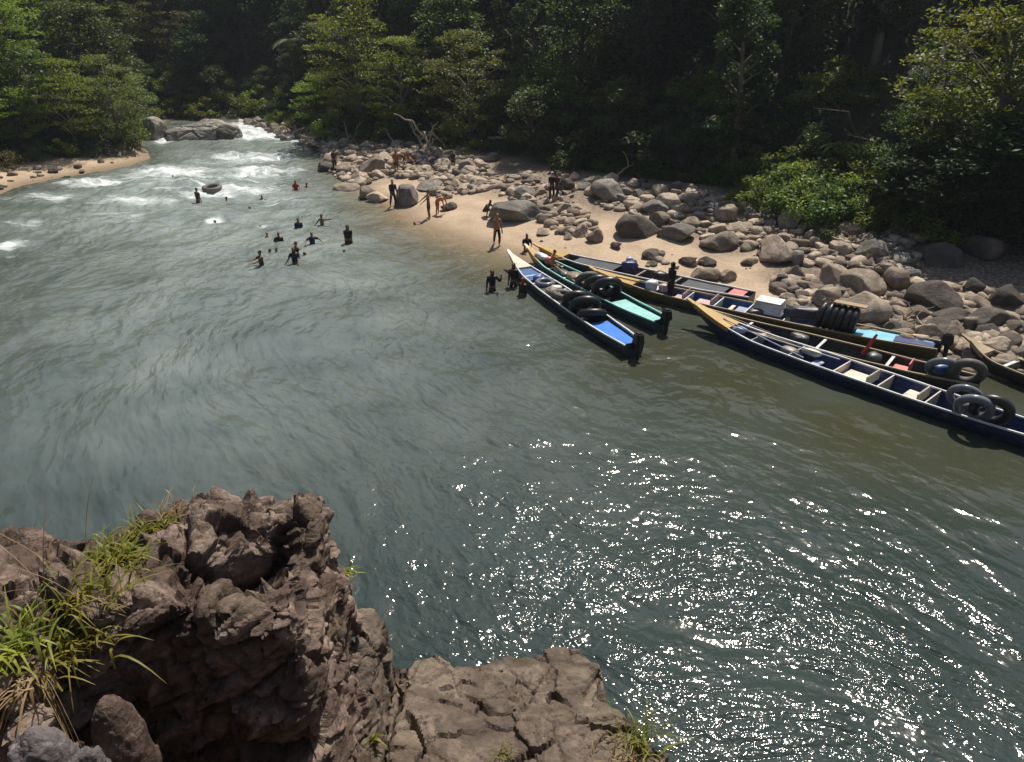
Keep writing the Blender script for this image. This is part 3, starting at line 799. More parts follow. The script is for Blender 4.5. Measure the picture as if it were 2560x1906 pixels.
BIG = [(1983, 556, 58, 56, 'boulder_grey', 'flat grey slab boulder standing tilted at the left end of the thicket'),
 (1803, 607, 86, 50, 'boulder', 'angular brown boulder with a dark face in the middle of the sand'),
 (1948, 627, 98, 72, 'boulder', 'huge dark-faced boulder below the tilted grey slab'),
 (1998, 645, 46, 42, 'boulder_grey', 'squarish grey boulder touching the right of the huge dark-faced one'),
 (2092, 700, 84, 64, 'boulder', 'smooth tan boulder left of the long humped boulder'),
 (2163, 715, 108, 62, 'boulder', 'long humped tan boulder with a pale left end'),
 (2253, 697, 82, 54, 'boulder', 'pale pitted boulder right of the long humped one'),
 (2163, 778, 124, 90, 'boulder', 'biggest pale boulder with a black hollow right behind the blue-lined boat'),
 (2185, 627, 70, 62, 'boulder_grey', 'grey upright oval boulder leaning below the thicket'),
 (2073, 748, 70, 54, 'boulder', 'rounded boulder with a shadowed base left of the biggest pale boulder'),
 (2257, 652, 62, 36, 'boulder_grey', 'low grey boulder above the pale pitted one'),
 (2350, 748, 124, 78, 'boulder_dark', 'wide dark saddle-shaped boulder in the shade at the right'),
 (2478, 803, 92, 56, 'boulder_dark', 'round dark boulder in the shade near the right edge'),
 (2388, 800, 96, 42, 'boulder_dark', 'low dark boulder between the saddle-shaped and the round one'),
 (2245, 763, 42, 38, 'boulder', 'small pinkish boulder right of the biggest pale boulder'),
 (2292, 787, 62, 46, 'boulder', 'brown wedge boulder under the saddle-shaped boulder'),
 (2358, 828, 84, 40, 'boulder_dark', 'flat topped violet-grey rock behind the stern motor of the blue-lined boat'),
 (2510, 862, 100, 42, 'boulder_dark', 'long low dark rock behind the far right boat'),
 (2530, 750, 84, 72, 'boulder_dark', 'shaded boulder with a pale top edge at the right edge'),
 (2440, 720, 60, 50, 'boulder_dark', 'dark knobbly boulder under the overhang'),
 (2470, 620, 110, 60, 'boulder_dark', 'overhanging rock under the feathery tree, darkened for shade'),
 (2370, 640, 90, 60, 'boulder_dark', 'rock face at the left of the overhang, darkened for shade'),
 (1769, 692, 68, 40, 'boulder', 'half buried brown boulder just above the charcoal boat'),
 (1820, 692, 38, 32, 'boulder', 'leaning brown stone right of the half buried boulder'),
 (1725, 655, 44, 22, 'boulder_dark', 'oval violet-grey stone, left of the pair on the sand'),
 (1772, 657, 44, 24, 'boulder_dark', 'oval olive-grey stone, right of the pair on the sand'),
 (1845, 575, 62, 30, 'boulder', 'brown ridge stone above the angular boulder'),
 (1733, 557, 52, 27, 'boulder', 'rounded brown stone at the back of the sand left of the ridge stone'),
 (2300, 592, 48, 26, 'cobble', 'pale leaning oval stone at the mouth of the dark hollow'),
 (2262, 572, 72, 42, 'boulder', 'mossy boulder left of the pale leaning oval stone'),
 (2134, 577, 58, 38, 'boulder', 'pinkish boulder half hidden by the thicket'),
 (1955, 705, 44, 34, 'boulder_dark', 'dark round stone at the stern of the charcoal boat'),
 (1990, 690, 50, 52, 'boulder', 'tall pale boulder behind the dark round stone'),
 (2220, 672, 42, 38, 'boulder', 'knobbly yellowish boulder between grey oval and pale pitted ones'),
 (1855, 517, 44, 24, 'boulder', 'mossy stone at the top of the sand gully'),
 (1942, 523, 38, 30, 'boulder_grey', 'grey stone under the first bright shrub'),
 (1290, 534, 118, 58, 'boulder_grey', 'big flat grey layered boulder at the back of the beach'),
 (1597, 570, 112, 60, 'boulder_dark', 'big dark boulder with a pointed crest behind the beach'),
 (1633, 638, 52, 26, 'boulder_dark', 'round brown stone alone on the sand above the standing boatman'),
 (1632, 661, 28, 12, 'boulder_dark', 'small dark stone below the lone round stone'),
 (1488, 592, 40, 40, 'boulder', 'rounded stone with a shaded foot at the tip of the stone spur'),
 (1451, 577, 42, 36, 'boulder', 'leaning brown stone left of the rounded spur stone'),
 (1408, 524, 40, 28, 'boulder', 'brown oval stone at the upper end of the stone spur'),
 (1358, 582, 38, 18, 'boulder', 'low stone right of the walking bare-chested man'),
 (1542, 617, 28, 18, 'boulder_dark', 'small round brown stone between spur and dark crest boulder'),
 (1695, 585, 88, 40, 'boulder_grey', 'cracked pale grey rock right of the dark crest boulder'),
 (1520, 482, 88, 52, 'boulder_grey', 'broad grey slab in the shade under the trees'),
 (1640, 522, 62, 32, 'boulder_grey', 'grey boulder between the shaded slab and the dark crest boulder'),
 (1650, 549, 50, 36, 'boulder', 'brown boulder behind the crest boulder on its right'),
 (1315, 484, 54, 34, 'boulder_grey', 'grey rounded boulder above the big flat layered one'),
 (1412, 468, 42, 40, 'boulder_dark', 'dark boulder right behind the two people in the shade'),
 (1015, 492, 54, 58, 'boulder_grey', 'striped grey boulder at the waterside beside the person in dark clothes'),
 (913, 482, 50, 38, 'boulder', 'brown block at the waterline left of the striped boulder'),
 (943, 495, 52, 28, 'cobble', 'pale stone at the waterline between the block and the striped boulder'),
 (925, 420, 66, 44, 'boulder', 'large brown boulder with a flat shaded face below the driftwood'),
 (1168, 417, 40, 32, 'boulder', 'cube-like brown boulder among the pale cobbles'),
 (1122, 518, 38, 22, 'boulder_dark', 'dark low stone beside the bending bathers'),
 (970, 407, 34, 20, 'boulder', 'flat topped stone left of the orange-clad group'),
 (862, 471, 62, 18, 'boulder', 'long low stone at the waterline of the stony point'),
 (810, 418, 52, 28, 'boulder_dark', 'dark triangular rock at the tip of the stony point'),
 (800, 372, 54, 12, 'boulder_dark', 'flat black rock jutting into the rapids'),
 (1072, 468, 74, 20, 'boulder_grey', 'long grey ledge between sand and cobbles'),
 (1110, 412, 52, 24, 'cobble', 'pale layered stone left of the cube-like boulder'),
 (1230, 395, 44, 22, 'boulder_grey', 'grey round stone at the foot of the dark forest')]
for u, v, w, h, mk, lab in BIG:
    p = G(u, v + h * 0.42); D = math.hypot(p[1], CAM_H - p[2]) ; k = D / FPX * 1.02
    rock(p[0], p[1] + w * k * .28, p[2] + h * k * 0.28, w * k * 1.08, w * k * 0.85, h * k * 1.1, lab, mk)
# fields of smaller boulders
def field(poly, n, wmin, wmax, mats, where, spacing=0.8):
    poly = np.array(poly, float); pts = []; t = 0
    lo = poly.min(0); hi = poly.max(0)
    while len(pts) < n and t < n * 60:
        t += 1
        u = rs.uniform(lo[0], hi[0]); v = rs.uniform(lo[1], hi[1])
        if sdf(poly, np.array([u]), np.array([v]))[0] > 0: continue
        p = G(u, v); w = rs.uniform(wmin, wmax) * (0.7 + 0.6 * rs.uniform() ** 2)
        if any(math.hypot(p[0] - a, p[1] - b) < spacing * (w + c) * .5 for a, b, c in pts): continue
        pts.append((p[0], p[1], w))
        mk = mats[rs.randint(len(mats))]
        cn = {'boulder': 'brown', 'boulder_grey': 'grey', 'boulder_dark': 'dark', 'cobble': 'pale tan'}[mk]
        hr = rs.uniform(0.4, 0.8); hh = w * hr
        cn = ('large ' if w > .95 else 'small ') + ('flat ' if hr < .55 else 'upright ') + cn
        rock(p[0], p[1], p[2] + hh * .18, w, w * rs.uniform(.6, .95), hh * 1.15, f'{cn} stone {where}', mk, group=f'{cn} stones {where}')
field([(700, 345), (860, 340), (1080, 375), (1180, 410), (1200, 470), (1100, 500), (1050, 450), (960, 440), (900, 470), (830, 440), (800, 380)], 100, 0.7, 1.35, ['cobble', 'boulder', 'cobble', 'boulder_grey'], 'on the cobble bank')
field([(590, 308), (700, 300), (840, 330), (830, 350), (700, 335)], 34, 0.7, 1.4, ['cobble', 'boulder', 'boulder_grey'], 'beside the rapids')
field([(1190, 460), (1340, 540), (1420, 600), (1480, 560), (1420, 480), (1300, 440)], 34, 0.4, 0.95, ['cobble', 'boulder'], 'on the stone spur')
field([(1400, 440), (1700, 470), (1850, 520), (1800, 560), (1700, 555), (1560, 520), (1430, 480)], 34, 0.7, 1.4, ['boulder_grey', 'boulder', 'cobble'], 'at the back of the beach')
field([(1840, 500), (2050, 560), (2240, 590), (2300, 640), (2300, 720), (2200, 680), (2040, 640), (1880, 560)], 52, 0.45, 1.15, ['boulder', 'boulder_grey', 'cobble'], 'below the thicket')
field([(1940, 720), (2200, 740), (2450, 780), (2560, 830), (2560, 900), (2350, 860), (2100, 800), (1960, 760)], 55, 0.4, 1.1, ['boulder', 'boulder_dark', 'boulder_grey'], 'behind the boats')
field([(0, 440), (330, 395), (380, 400), (300, 425), (100, 455), (0, 480)], 6, 0.35, 0.8, ['boulder', 'boulder_dark'], 'on the left sand bar')
# cobbles too many to count
def scatter_mesh(polys, counts, wmin, wmax, seed):
    rs2 = np.random.RandomState(seed); bases = []
    for q in range(8):
        m_ = boulder_mesh(300 + q, [.5, .9][q % 2], 2); n_ = len(m_.vertices); a = np.empty(n_ * 3); m_.vertices.foreach_get('co', a)
        f_ = np.empty(len(m_.polygons) * 3, dtype=np.int32); m_.polygons.foreach_get('vertices', f_); bases.append((a.reshape(-1, 3), f_.reshape(-1, 3)))
    V = []; F = []; n = 0
    for poly, cnt in zip(polys, counts):
        poly = np.array(poly, float); lo = poly.min(0); hi = poly.max(0); c = 0
        while c < cnt:
            u = rs2.uniform(lo[0], hi[0]); v = rs2.uniform(lo[1], hi[1])
            if sdf(poly, np.array([u]), np.array([v]))[0] > 0: continue
            c += 1; p = G(u, v); w = wmin + (wmax - wmin) * rs2.uniform() ** 2.2
            bv, bf = bases[rs2.randint(8)]
            sc = np.array([w, w * rs2.uniform(.6, 1), w * rs2.uniform(.5, .85)]) * .57
            a = rs2.uniform(0, 6.28); Rm = np.array([[math.cos(a), -math.sin(a), 0], [math.sin(a), math.cos(a), 0], [0, 0, 1]])
            V.append((bv * sc) @ Rm.T + p + np.array([0, 0, sc[2] * .25])); F.append(bf + n); n += len(bv)
    return mesh_np('cobbles', np.concatenate(V), np.concatenate(F), True)
cm = scatter_mesh([[(700, 345), (860, 335), (1080, 372), (1200, 400), (1260, 470), (1100, 500), (1050, 450), (960, 440), (900, 470), (830, 440), (800, 380)],
                   [(1190, 460), (1340, 540), (1420, 600), (1500, 590), (1420, 480), (1300, 430)],
                   [(1400, 440), (1700, 470), (1960, 530), (2250, 600), (2300, 720), (2200, 680), (1940, 660), (1760, 600), (1600, 560), (1430, 480)],
                   [(1920, 690), (2200, 740), (2450, 720), (2560, 760), (2560, 940), (2350, 880), (2100, 820), (1960, 760)],
                   [(590, 308), (700, 300), (840, 330), (830, 350), (700, 335)], [(0, 430), (330, 385), (370, 400), (300, 425), (100, 455), (0, 480)],
                   [(1300, 590), (1900, 660), (1950, 720), (1400, 640)]],
                  [1400, 230, 620, 800, 280, 22, 15], 0.12, 0.95, 5)
tag(obj('cobbles', cm, M['cobble']), 'loose tan cobbles strewn over the sandy bank', 'cobbles', kind='stuff')

# large rock in the rapids and the block beside it
def big_rock(name, label, cx, cy, cz, sx, sy, sz, mat, seed, amp=0.14, sub=6, cuts=10, rz=0.0):
    bm = bmesh.new(); bmesh.ops.create_icosphere(bm, subdivisions=sub, radius=1.0)
    v = np.array([p.co[:] for p in bm.verts]); f = np.array([[q.index for q in p.verts] for p in bm.faces]); bm.free()
    r2 = np.random.RandomState(seed)
    for k in range(cuts):
        n = r2.normal(size=3); n /= np.linalg.norm(n); e = v @ n - r2.uniform(.6, .9)
        v = v - np.where(e > 0, e * .9, 0)[:, None] * n[None]
    v = v * np.array([sx, sy, sz])
    nr = v / (np.linalg.norm(v, axis=1)[:, None] + 1e-6)
    mlt = max(sx, sy)
    d1, d2, cid = worley3(v / (mlt * .35) + seed, seed)
    v = v + nr * (fbm3(v, 1.2 / mlt * 2, 5, seed) * amp * mlt - np.clip(0.09 - (d2 - d1), 0, .09) * mlt * .5)[:, None]
    o = obj(name, mesh_np(name, v, f, True), mat, None, (cx, cy, cz), (0, 0, rz))
    return tag(o, label, 'rock')
p = P(490, 352)
big_rock('rapids_rock', 'long rounded grey rock lying across the head of the rapids', p[0], p[1] + 1.5, 0.1, 4.1, 2.2, 1.6, M['rapid_rock'], 3, 0.07)
p = P(378, 352)
big_rock('blocky_rock', 'upright brownish block of rock left of the grey rapids rock', p[0], p[1] + .8, 0.6, 1.3, 1.2, 1.35, M['rapid_rock'], 8, 0.08, 5, 14)
p = P(560, 352)
big_rock('small_rapids_rock', 'dark pointed end rock at the right tip of the grey rapids rock', p[0], p[1] + .8, 0.15, 1.1, 0.9, 1.0, M['boulder_dark'], 12, 0.1, 4)

# ------------------------------------------------------------------ near cliff
def facets(p, sc, seed):
    q = p * sc; i0 = np.floor(q); f = q - i0; N = len(p)
    d1 = np.full(N, 9.0); d2 = np.full(N, 9.0); off = np.zeros((N, 3)); rv = np.zeros((N, 3)); cid = np.zeros(N)
    for dx in (-1, 0, 1):
        for dy in (-1, 0, 1):
            for dz in (-1, 0, 1):
                c = i0 + np.array([dx, dy, dz]); h = [hash3(c[:, 0], c[:, 1], c[:, 2], seed + 7 * k) for k in range(6)]
                o = np.stack([dx + h[0] - f[:, 0], dy + h[1] - f[:, 1], dz + h[2] - f[:, 2]], 1); d = np.sqrt((o ** 2).sum(1))
                near = d < d1; d2 = np.where(near, d1, np.minimum(d2, d)); d1 = np.where(near, d, d1)
                off[near] = o[near]; rv[near] = np.stack([h[3] - .5, h[4] - .5, h[5] - .5], 1)[near]; cid = np.where(near, h[3], cid)
    return cid - .5, (off * rv).sum(1) * 2, np.clip(0.10 - (d2 - d1), 0, .10) / .10
def crag_field(name, label, x0, x1, y0, y1, step, zf, mat, seed, amp=0.10, kind=None, cat='rock', strat=1.0, zbot=3.5, voxel=None):
    st = step if voxel is None else voxel * 1.5
    X = np.arange(x0, x1 + st * .5, st); Y = np.arange(y0, y1 + st * .5, st)
    a, b_ = np.meshgrid(X, Y, indexing='ij'); z = zf(a, b_)
    if voxel is None:
        gx, gy = np.gradient(z, st); n = np.stack([-gx, -gy, np.ones_like(z)], -1); n /= np.linalg.norm(n, axis=-1)[..., None]
        v = np.stack([a, b_, z], -1).reshape(-1, 3); n = n.reshape(-1, 3); F = grid_faces(len(X), len(Y)); nf = 4
    else:
        z = np.maximum(z, zbot + .05); nx, ny = len(X), len(Y)
        top = np.stack([a, b_, z], -1).reshape(-1, 3); bot = top.copy(); bot[:, 2] = zbot
        fc_ = grid_faces(nx, ny); N = nx * ny; fs_ = [fc_, fc_[:, ::-1] + N]
        idx = np.arange(N).reshape(nx, ny)
        for e, fl in ((idx[0, :], 1), (idx[-1, :], 0), (idx[:, 0], 0), (idx[:, -1], 1)):
            q = np.stack([e[:-1], e[:-1] + N, e[1:] + N, e[1:]], 1); fs_.append(q if fl == 0 else q[:, ::-1])
        o = bpy.data.objects.new('t', mesh_np('t', np.concatenate([top, bot]), np.concatenate(fs_), True)); COL.objects.link(o)
        md = o.modifiers.new('r', 'REMESH'); md.mode = 'VOXEL'; md.voxel_size = voxel
        bpy.context.view_layer.update()
        me = bpy.data.meshes.new_from_object(o.evaluated_get(bpy.context.evaluated_depsgraph_get())); bpy.data.objects.remove(o)
        v = np.empty(len(me.vertices) * 3); me.vertices.foreach_get('co', v); v = v.reshape(-1, 3)
        n = np.empty(len(me.vertices) * 3, dtype=np.float32); me.vertex_normals.foreach_get('vector', n); n = n.reshape(-1, 3).astype(float)
        nf = 4; F = np.empty(len(me.polygons) * 4, dtype=np.int32); me.polygons.foreach_get('vertices', F); F = F.reshape(-1, 4)
    wp = np.stack([fbm3(v, 1.3, 3, seed + 4), fbm3(v, 1.3, 3, seed + 5), fbm3(v, 1.3, 3, seed + 6)], 1) * .06
    q = v + wp
    c, s_ = math.cos(.45), math.sin(.45); Rt = np.array([[c, 0, s_], [s_ * .5, .87, -c * .5], [-s_, .3, c]])
    qr = q @ Rt.T
    lay = qr[:, 2]
    l1 = vn2(np.floor(lay * 7) * 3.1, lay * 0, seed + 1); l2 = vn2(lay * 26.0, qr[:, 0] * 1.2, seed + 2)
    c1, t1, k1 = facets(qr * np.array([1, 1.2, 1.6]), 1.25, seed + 7); c2, t2, k2 = facets(qr * np.array([1, 1.2, 1.7]), 3.0, seed + 17); c3, t3, k3 = facets(qr * np.array([1, 1, 1.6]), 8.0, seed + 27)
    fade = 1.0
    if name == 'rock_outcrop': fade = 1 - 0.5 * np.clip((v[:, 0] + 1.95) / .3, 0, 1) * np.clip(n[:, 0] * 2, 0, 1)
    disp = fade * amp * (fbm3(v, 0.9, 3, seed) * .8 + c1 * 1.15 + t1 * 1.35 - k1 * .5 + c2 * .50 + t2 * .70 - k2 * .22 + c3 * .15 + t3 * .26 - k3 * .08
                  + strat * ((l1 - .5) * .32 + (l2 - .5) * .10) + fbm3(v, 14, 3, seed + 19) * .09)
    v = v + n * disp[:, None]
    me = mesh_np(name, v, F, True)
    if voxel is not None: me.set_sharp_from_angle(angle=R(38))
    o = obj(name, me, mat)
    tag(o, label, cat, kind=kind); return o
def sstep(t): t = np.clip(t, 0, 1); return t * t * (3 - 2 * t)
# base bank under the camera
def base_z(x, y):
    zb = 9.4 - np.maximum(y - 0.5, 0) * 1.5 - 0.05 * np.abs(x)
    zb = np.where(x > 1.6, zb - sstep((x - 1.6) / 2.5) * 1.6, zb)
    zb = np.where(x < -2, zb + sstep((-2 - x) / 3) * 0.2, zb)
    return np.clip(zb, -2, 9.5)
crag_field('rocky_bank', None, -22, 22, -6, 7.6, 0.09, base_z, M['crag'], 40, 0.28, 'structure', None)

PL = np.array([(-5.3, 3.1), (-2.3, 2.95), (-1.75, 3.15), (-1.46, 3.1), (-1.46, 3.9), (-1.56, 4.6), (-1.70, 5.45), (-1.98, 5.65), (-2.75, 5.62), (-3.3, 5.25), (-3.9, 4.9), (-5.3, 5.2)])
def outcrop_z(x, y):
    xw = x + 0.10 * fbm2(x * 2.2, y * 2.2, 3, 61); yw = y + 0.10 * fbm2(x * 2.2 + 9, y * 2.2, 3, 62)
    d = sdf(PL, xw, yw)
    top = 7.95 - 0.24 * (y - 3.2) + 0.10 * fbm2(x * 1.1, y * 1.1, 3, 63)
    top = top - 0.10 * np.clip(-3.2 - x, 0, 3)
    # upper right block and the scoop in front of it
    top = top - 0.12 * np.clip((y - 4.6) / .8, 0, 1)
    top = top + 0.16 * np.exp(-((x + 1.62) / .38) ** 4 - ((y - 5.05) / .48) ** 4)
    top = top + 0.16 * np.exp(-((x + 2.55) / .45) ** 2 - ((y - 5.2) / .4) ** 2)
    top = top - 0.30 * np.exp(-((x + 1.9) / .30) ** 2 - ((y - 4.45) / .25) ** 2)
    top = top - 0.35 * np.exp(-((x + 3.15) / .30) ** 2 - ((y - 4.75) / .30) ** 2)
    # bite in the near edge (the dark hollow)
    bite = np.exp(-((x + 2.0) / .62) ** 4 - ((y - 3.1) / .42) ** 4) + .8 * np.exp(-((x + 1.3) / .28) ** 4 - ((y - 3.15) / .35) ** 4)
    drop = sstep(d / 0.34)
    z = top - np.clip(drop, 0, 1) * 3.2 - np.clip(d - .42, 0, 9) * 1.2 - np.clip(bite, 0, 1) * 3.2
    return z
crag_field('rock_outcrop', 'large craggy layered brown rock outcrop in the left foreground with grass on it', -5.2, -0.7, 2.1, 6.4, 0.0135, outcrop_z, M['crag'], 70, 0.15, zbot=4.2, voxel=0.017)
PS = np.array([(-1.12, 4.0), (-1.10, 5.2), (-1.02, 5.95), (-0.8, 6.05), (-0.6, 5.92), (0.1, 5.9), (0.75, 6.05), (0.92, 5.75), (0.85, 5.3), (1.15, 4.8), (1.5, 4.2), (1.4, 3.2), (-1.8, 3.2)])
def slab_z(x, y):
    xw = x + 0.08 * fbm2(x * 2.2, y * 2.2, 3, 81); yw = y + 0.08 * fbm2(x * 2.2 + 9, y * 2.2, 3, 82)
    d = sdf(PS, xw, yw)
    top = 5.0 + 0.10 * fbm2(x * 1.2, y * 1.2, 3, 83) + sstep((5.35 - y) / .5) * 0.22 + sstep((4.6 - y) / .9) * .5 + 0.12 * sstep((x + .1) / .4) * sstep((5.9 - y) / .3)
    return top - sstep(d / 0.3) * 2.8 - np.clip(d - .3, 0, 9) * 1.5
crag_field('ledge_rock', 'flat-topped pale brown rock ledge low in the bottom centre', -1.9, 2.4, 3.3, 6.8, 0.016, slab_z, M['crag_pale'], 90, 0.055, strat=1.2, zbot=2.0, voxel=0.020)
def pil(name, label, u, v, z, sx, sy, sz, mat, seed, rz=0.0):
    p = P(u, v, z)
    return big_rock(name, label, p[0], p[1], p[2] - sz * .9, sx, sy, sz, mat, seed, 0.22, 6, 7, rz)
PQ = np.array([(-1.62, 4.2), (-1.60, 5.3), (-1.55, 5.86), (-1.28, 5.82), (-1.24, 5.2), (-1.22, 4.2)])
def pillar_z(x, y):
    d = sdf(PQ, x + 0.05 * fbm2(x * 2.5, y * 2.5, 2, 95), y + 0.05 * fbm2(x * 2.5 + 5, y * 2.5, 2, 96))
    return 5.78 - np.clip(5.4 - y, 0, 2) * .42 - sstep((x + 1.45) / .25) * .12 - sstep(d / .10) * 3.0 - np.clip(d - .1, 0, 3) * 2
crag_field('pillar_rock', 'upright grey-brown rock pillar wedged between the outcrop and the ledge', -2.0, -0.95, 3.8, 6.3, 0.02, pillar_z, M['crag_pale'], 97, 0.05, strat=.8, zbot=2.2, voxel=0.018)
pil('red_pillar_rock', 'reddish brown rock pillar below the grass in the left foreground', 268, 1775, 7.72, 0.19, 0.2, 0.7, M['crag'], 33, 0.4)
pil('corner_rock', 'smooth violet-grey rock wedge in the bottom left corner', 80, 1850, 8.05, 0.20, 0.2, 0.5, M['crag_grey'], 35)
pil('corner_rock', 'squarish pale grey rock right of the wedge in the bottom left corner', 190, 1880, 8.0, 0.12, 0.14, 0.35, M['crag_grey'], 37)

# ------------------------------------------------------------------ grass on the outcrop
bpy.context.view_layer.update()
dg = bpy.context.evaluated_depsgraph_get()
def cast(u, v):
    d = ray(u, v); hit, loc, nrm, idx, ob, mt = scene.ray_cast(dg, Vector((0, 0, CAM_H)), Vector(d).normalized())
    return loc if hit else Vector(P(u, v, 6))
def tuft(label, loc, n, lmin, lmax, mat, spread=0.12, droop=0.6, wid=0.012, lean=(0, 0), seed=1, name='grass_tuft', cat='grass tuft', up=0.9, group=None):
    r2 = np.random.RandomState(seed); V = []; F = []
    for k in range(n):
        a = r2.uniform(0, 6.28); L = r2.uniform(lmin, lmax); o = np.array([r2.normal() * spread, r2.normal() * spread, -0.03])
        dirh = np.array([math.cos(a) + lean[0], math.sin(a) + lean[1], 0]) * r2.uniform(.25, 1.0)
        side = np.array([-math.sin(a), math.cos(a), 0]); dr = droop * r2.uniform(.5, 1.4); w = wid * r2.uniform(.6, 1.3)
        m = 7; n0 = len(V)
        for i in range(m):
            t = i / (m - 1); p = o + dirh * L * t * (.5 + .35 * t) + np.array([0, 0, L * (up * t - dr * t * t)])
            ww = w * (1 - t) ** .6 * (0.5 + min(1, t * 3) * .5) + .0006
            V += [p - side * ww, p + side * ww]
        for i in range(m - 1): F.append((n0 + 2 * i, n0 + 2 * i + 1, n0 + 2 * i + 3, n0 + 2 * i + 2))
    o = obj(name, mesh_np(name, V, F, True), mat, None, loc)
    return tag(o, label, cat, group)
tuft('large bright green grass tuft at the left edge of the outcrop', cast(150, 1600), 300, .22, .52, M['grass'], .14, .75, .010, (0.1, 0.1), 1)
tuft('dense low grass clump at the left frame edge beside the large tuft', cast(20, 1620), 170, .2, .42, M['grass'], .12, .7, .010, (-.1, 0), 2)
tuft('dry straw-coloured blades hanging under the large tuft', cast(75, 1700) + Vector((0, 0, .05)), 40, .5, .8, M['straw'], .05, 1.7, .008, (-.3, -.9), 3, up=0.4)
tuft('green grass tuft in the upper middle of the left rock slope', cast(285, 1400), 160, .15, .36, M['grass'], .08, .6, .010, (.2, 0), 4)
tuft('yellowish grass tuft below the crest of the outcrop', cast(370, 1330), 130, .15, .34, M['grass'], .07, .55, .008, (.2, .1), 5)
tuft('thin grass along the crest ridge of the outcrop', cast(420, 1290), 60, .15, .35, M['straw'], .08, .4, .006, (.4, .1), 6)
tuft('sparse grass between the large tuft and the rock slope', cast(210, 1480), 90, .18, .42, M['grass'], .12, .6, .008, (.3, .1), 7)
tuft('wide leaved bright tuft beside the dark crevice', cast(270, 1385), 26, .14, .22, M['grass'], .03, .7, .018, (.1, 0), 8)
tuft('tall thin seed stalks rising left of the crest', cast(130, 1500), 14, .6, .95, M['straw'], .2, .25, .0035, (.1, .1), 9, name='grass_stalks')
tuft('few pale stalks standing on the top corner of the outcrop', cast(840, 1290), 7, .15, .3, M['straw'], .03, .2, .004, (.6, .2), 10, name='grass_stalks')
tuft('yellow-green herb growing on the right cliff face of the outcrop', cast(862, 1430), 40, .06, .16, M['grass'], .03, .8, .010, (.5, 0), 11, name='herb', cat='plant')
tuft('small lime green plant on the side of the rock pillar', cast(932, 1850), 16, .14, .24, M['grass'], .015, .8, .020, (0, -.3), 12, name='leafy_plant', cat='plant')
tuft('brown-green grass clump at the right end of the ledge rock', cast(1600, 1850), 60, .2, .5, M['grass'], .10, .4, .007, (.1, 0), 13)
tuft('dry grass at the bottom right of the ledge rock', cast(1570, 1885), 50, .12, .3, M['straw'], .10, .4, .007, (0, 0), 14)
tuft('tiny grass clump in the notch of the ledge at the bottom edge', cast(1255, 1890), 40, .1, .25, M['grass'], .04, .4, .006, (0, 0), 15)

# ------------------------------------------------------------------ driftwood
def drift(label, pts, r0, seed, mat='drift', name='driftwood', lift=0.12, twigs=3):
    r2 = random.Random(seed); b = MB(); W = []
    for u, v, hz in pts:
        p = G(u, v); D = math.hypot(p[1], CAM_H) ; W.append(Vector((p[0], p[1], p[2] + hz)))
    def chain(W, r0, n=14):
        out = []; rr = []
        for i in range(n):
            t = i / (n - 1) * (len(W) - 1); a = min(int(t), len(W) - 2); f = t - a
            p = W[a].lerp(W[a + 1], f) + Vector((r2.uniform(-1, 1), r2.uniform(-1, 1), r2.uniform(-1, 1))) * r0 * .8
            out.append(p); rr.append(r0 * (1 - .75 * i / (n - 1)))
        b.tube(out, rr, 7); return out
    c = chain(W, r0)
    for k in range(twigs):
        s = c[r2.randrange(3, len(c) - 2)]
        e = s + Vector((r2.uniform(-1, 1), r2.uniform(-.5, .5), r2.uniform(.2, .9))) * r0 * 14
        chain([s, (s + e) / 2 + Vector((0, 0, r0 * 3)), e], r0 * .5, 7)
    return tag(b.build(name, M[mat], None, True), label, 'driftwood')
drift('long pale driftwood log lying at the top left of the cobble bank', [(852, 362, .15), (900, 358, .25), (945, 345, .7)], .13, 1)
drift('forked driftwood branch rising over the driftwood pile', [(1060, 378, .2), (1040, 362, .9), (1018, 343, 1.5)], .10, 2)
drift('bent bare branch on the right of the driftwood pile', [(1050, 368, .6), (1085, 366, .9), (1115, 376, .2)], .10, 3)
drift('thin branch leaning left across the driftwood pile', [(1000, 385, .1), (975, 365, .7), (960, 352, 1.0)], .07, 4)
drift('dark driftwood stump in the driftwood pile', [(1072, 395, 0), (1070, 372, .6)], .2, 5, twigs=4)
drift('straight pale log at the edge of the dark forest', [(1220, 357, .3), (1310, 356, .3)], .12, 6, twigs=0)
drift('grey branch sticking out over the cobbles', [(1125, 395, .1), (1160, 388, .5)], .06, 7, twigs=1)
drift('pale branch pointing up in front of the grassy shade', [(1535, 452, .2), (1580, 442, .8)], .08, 8, twigs=1)
drift('tangled pale roots behind the stern of the blue-lined boat', [(2215, 822, .1), (2280, 812, .35), (2330, 850, .1)], .06, 9, twigs=4)
drift('dry bent stick below the thicket', [(2075, 610, .3), (2120, 630, .4), (2160, 625, .5)], .045, 10, twigs=2)
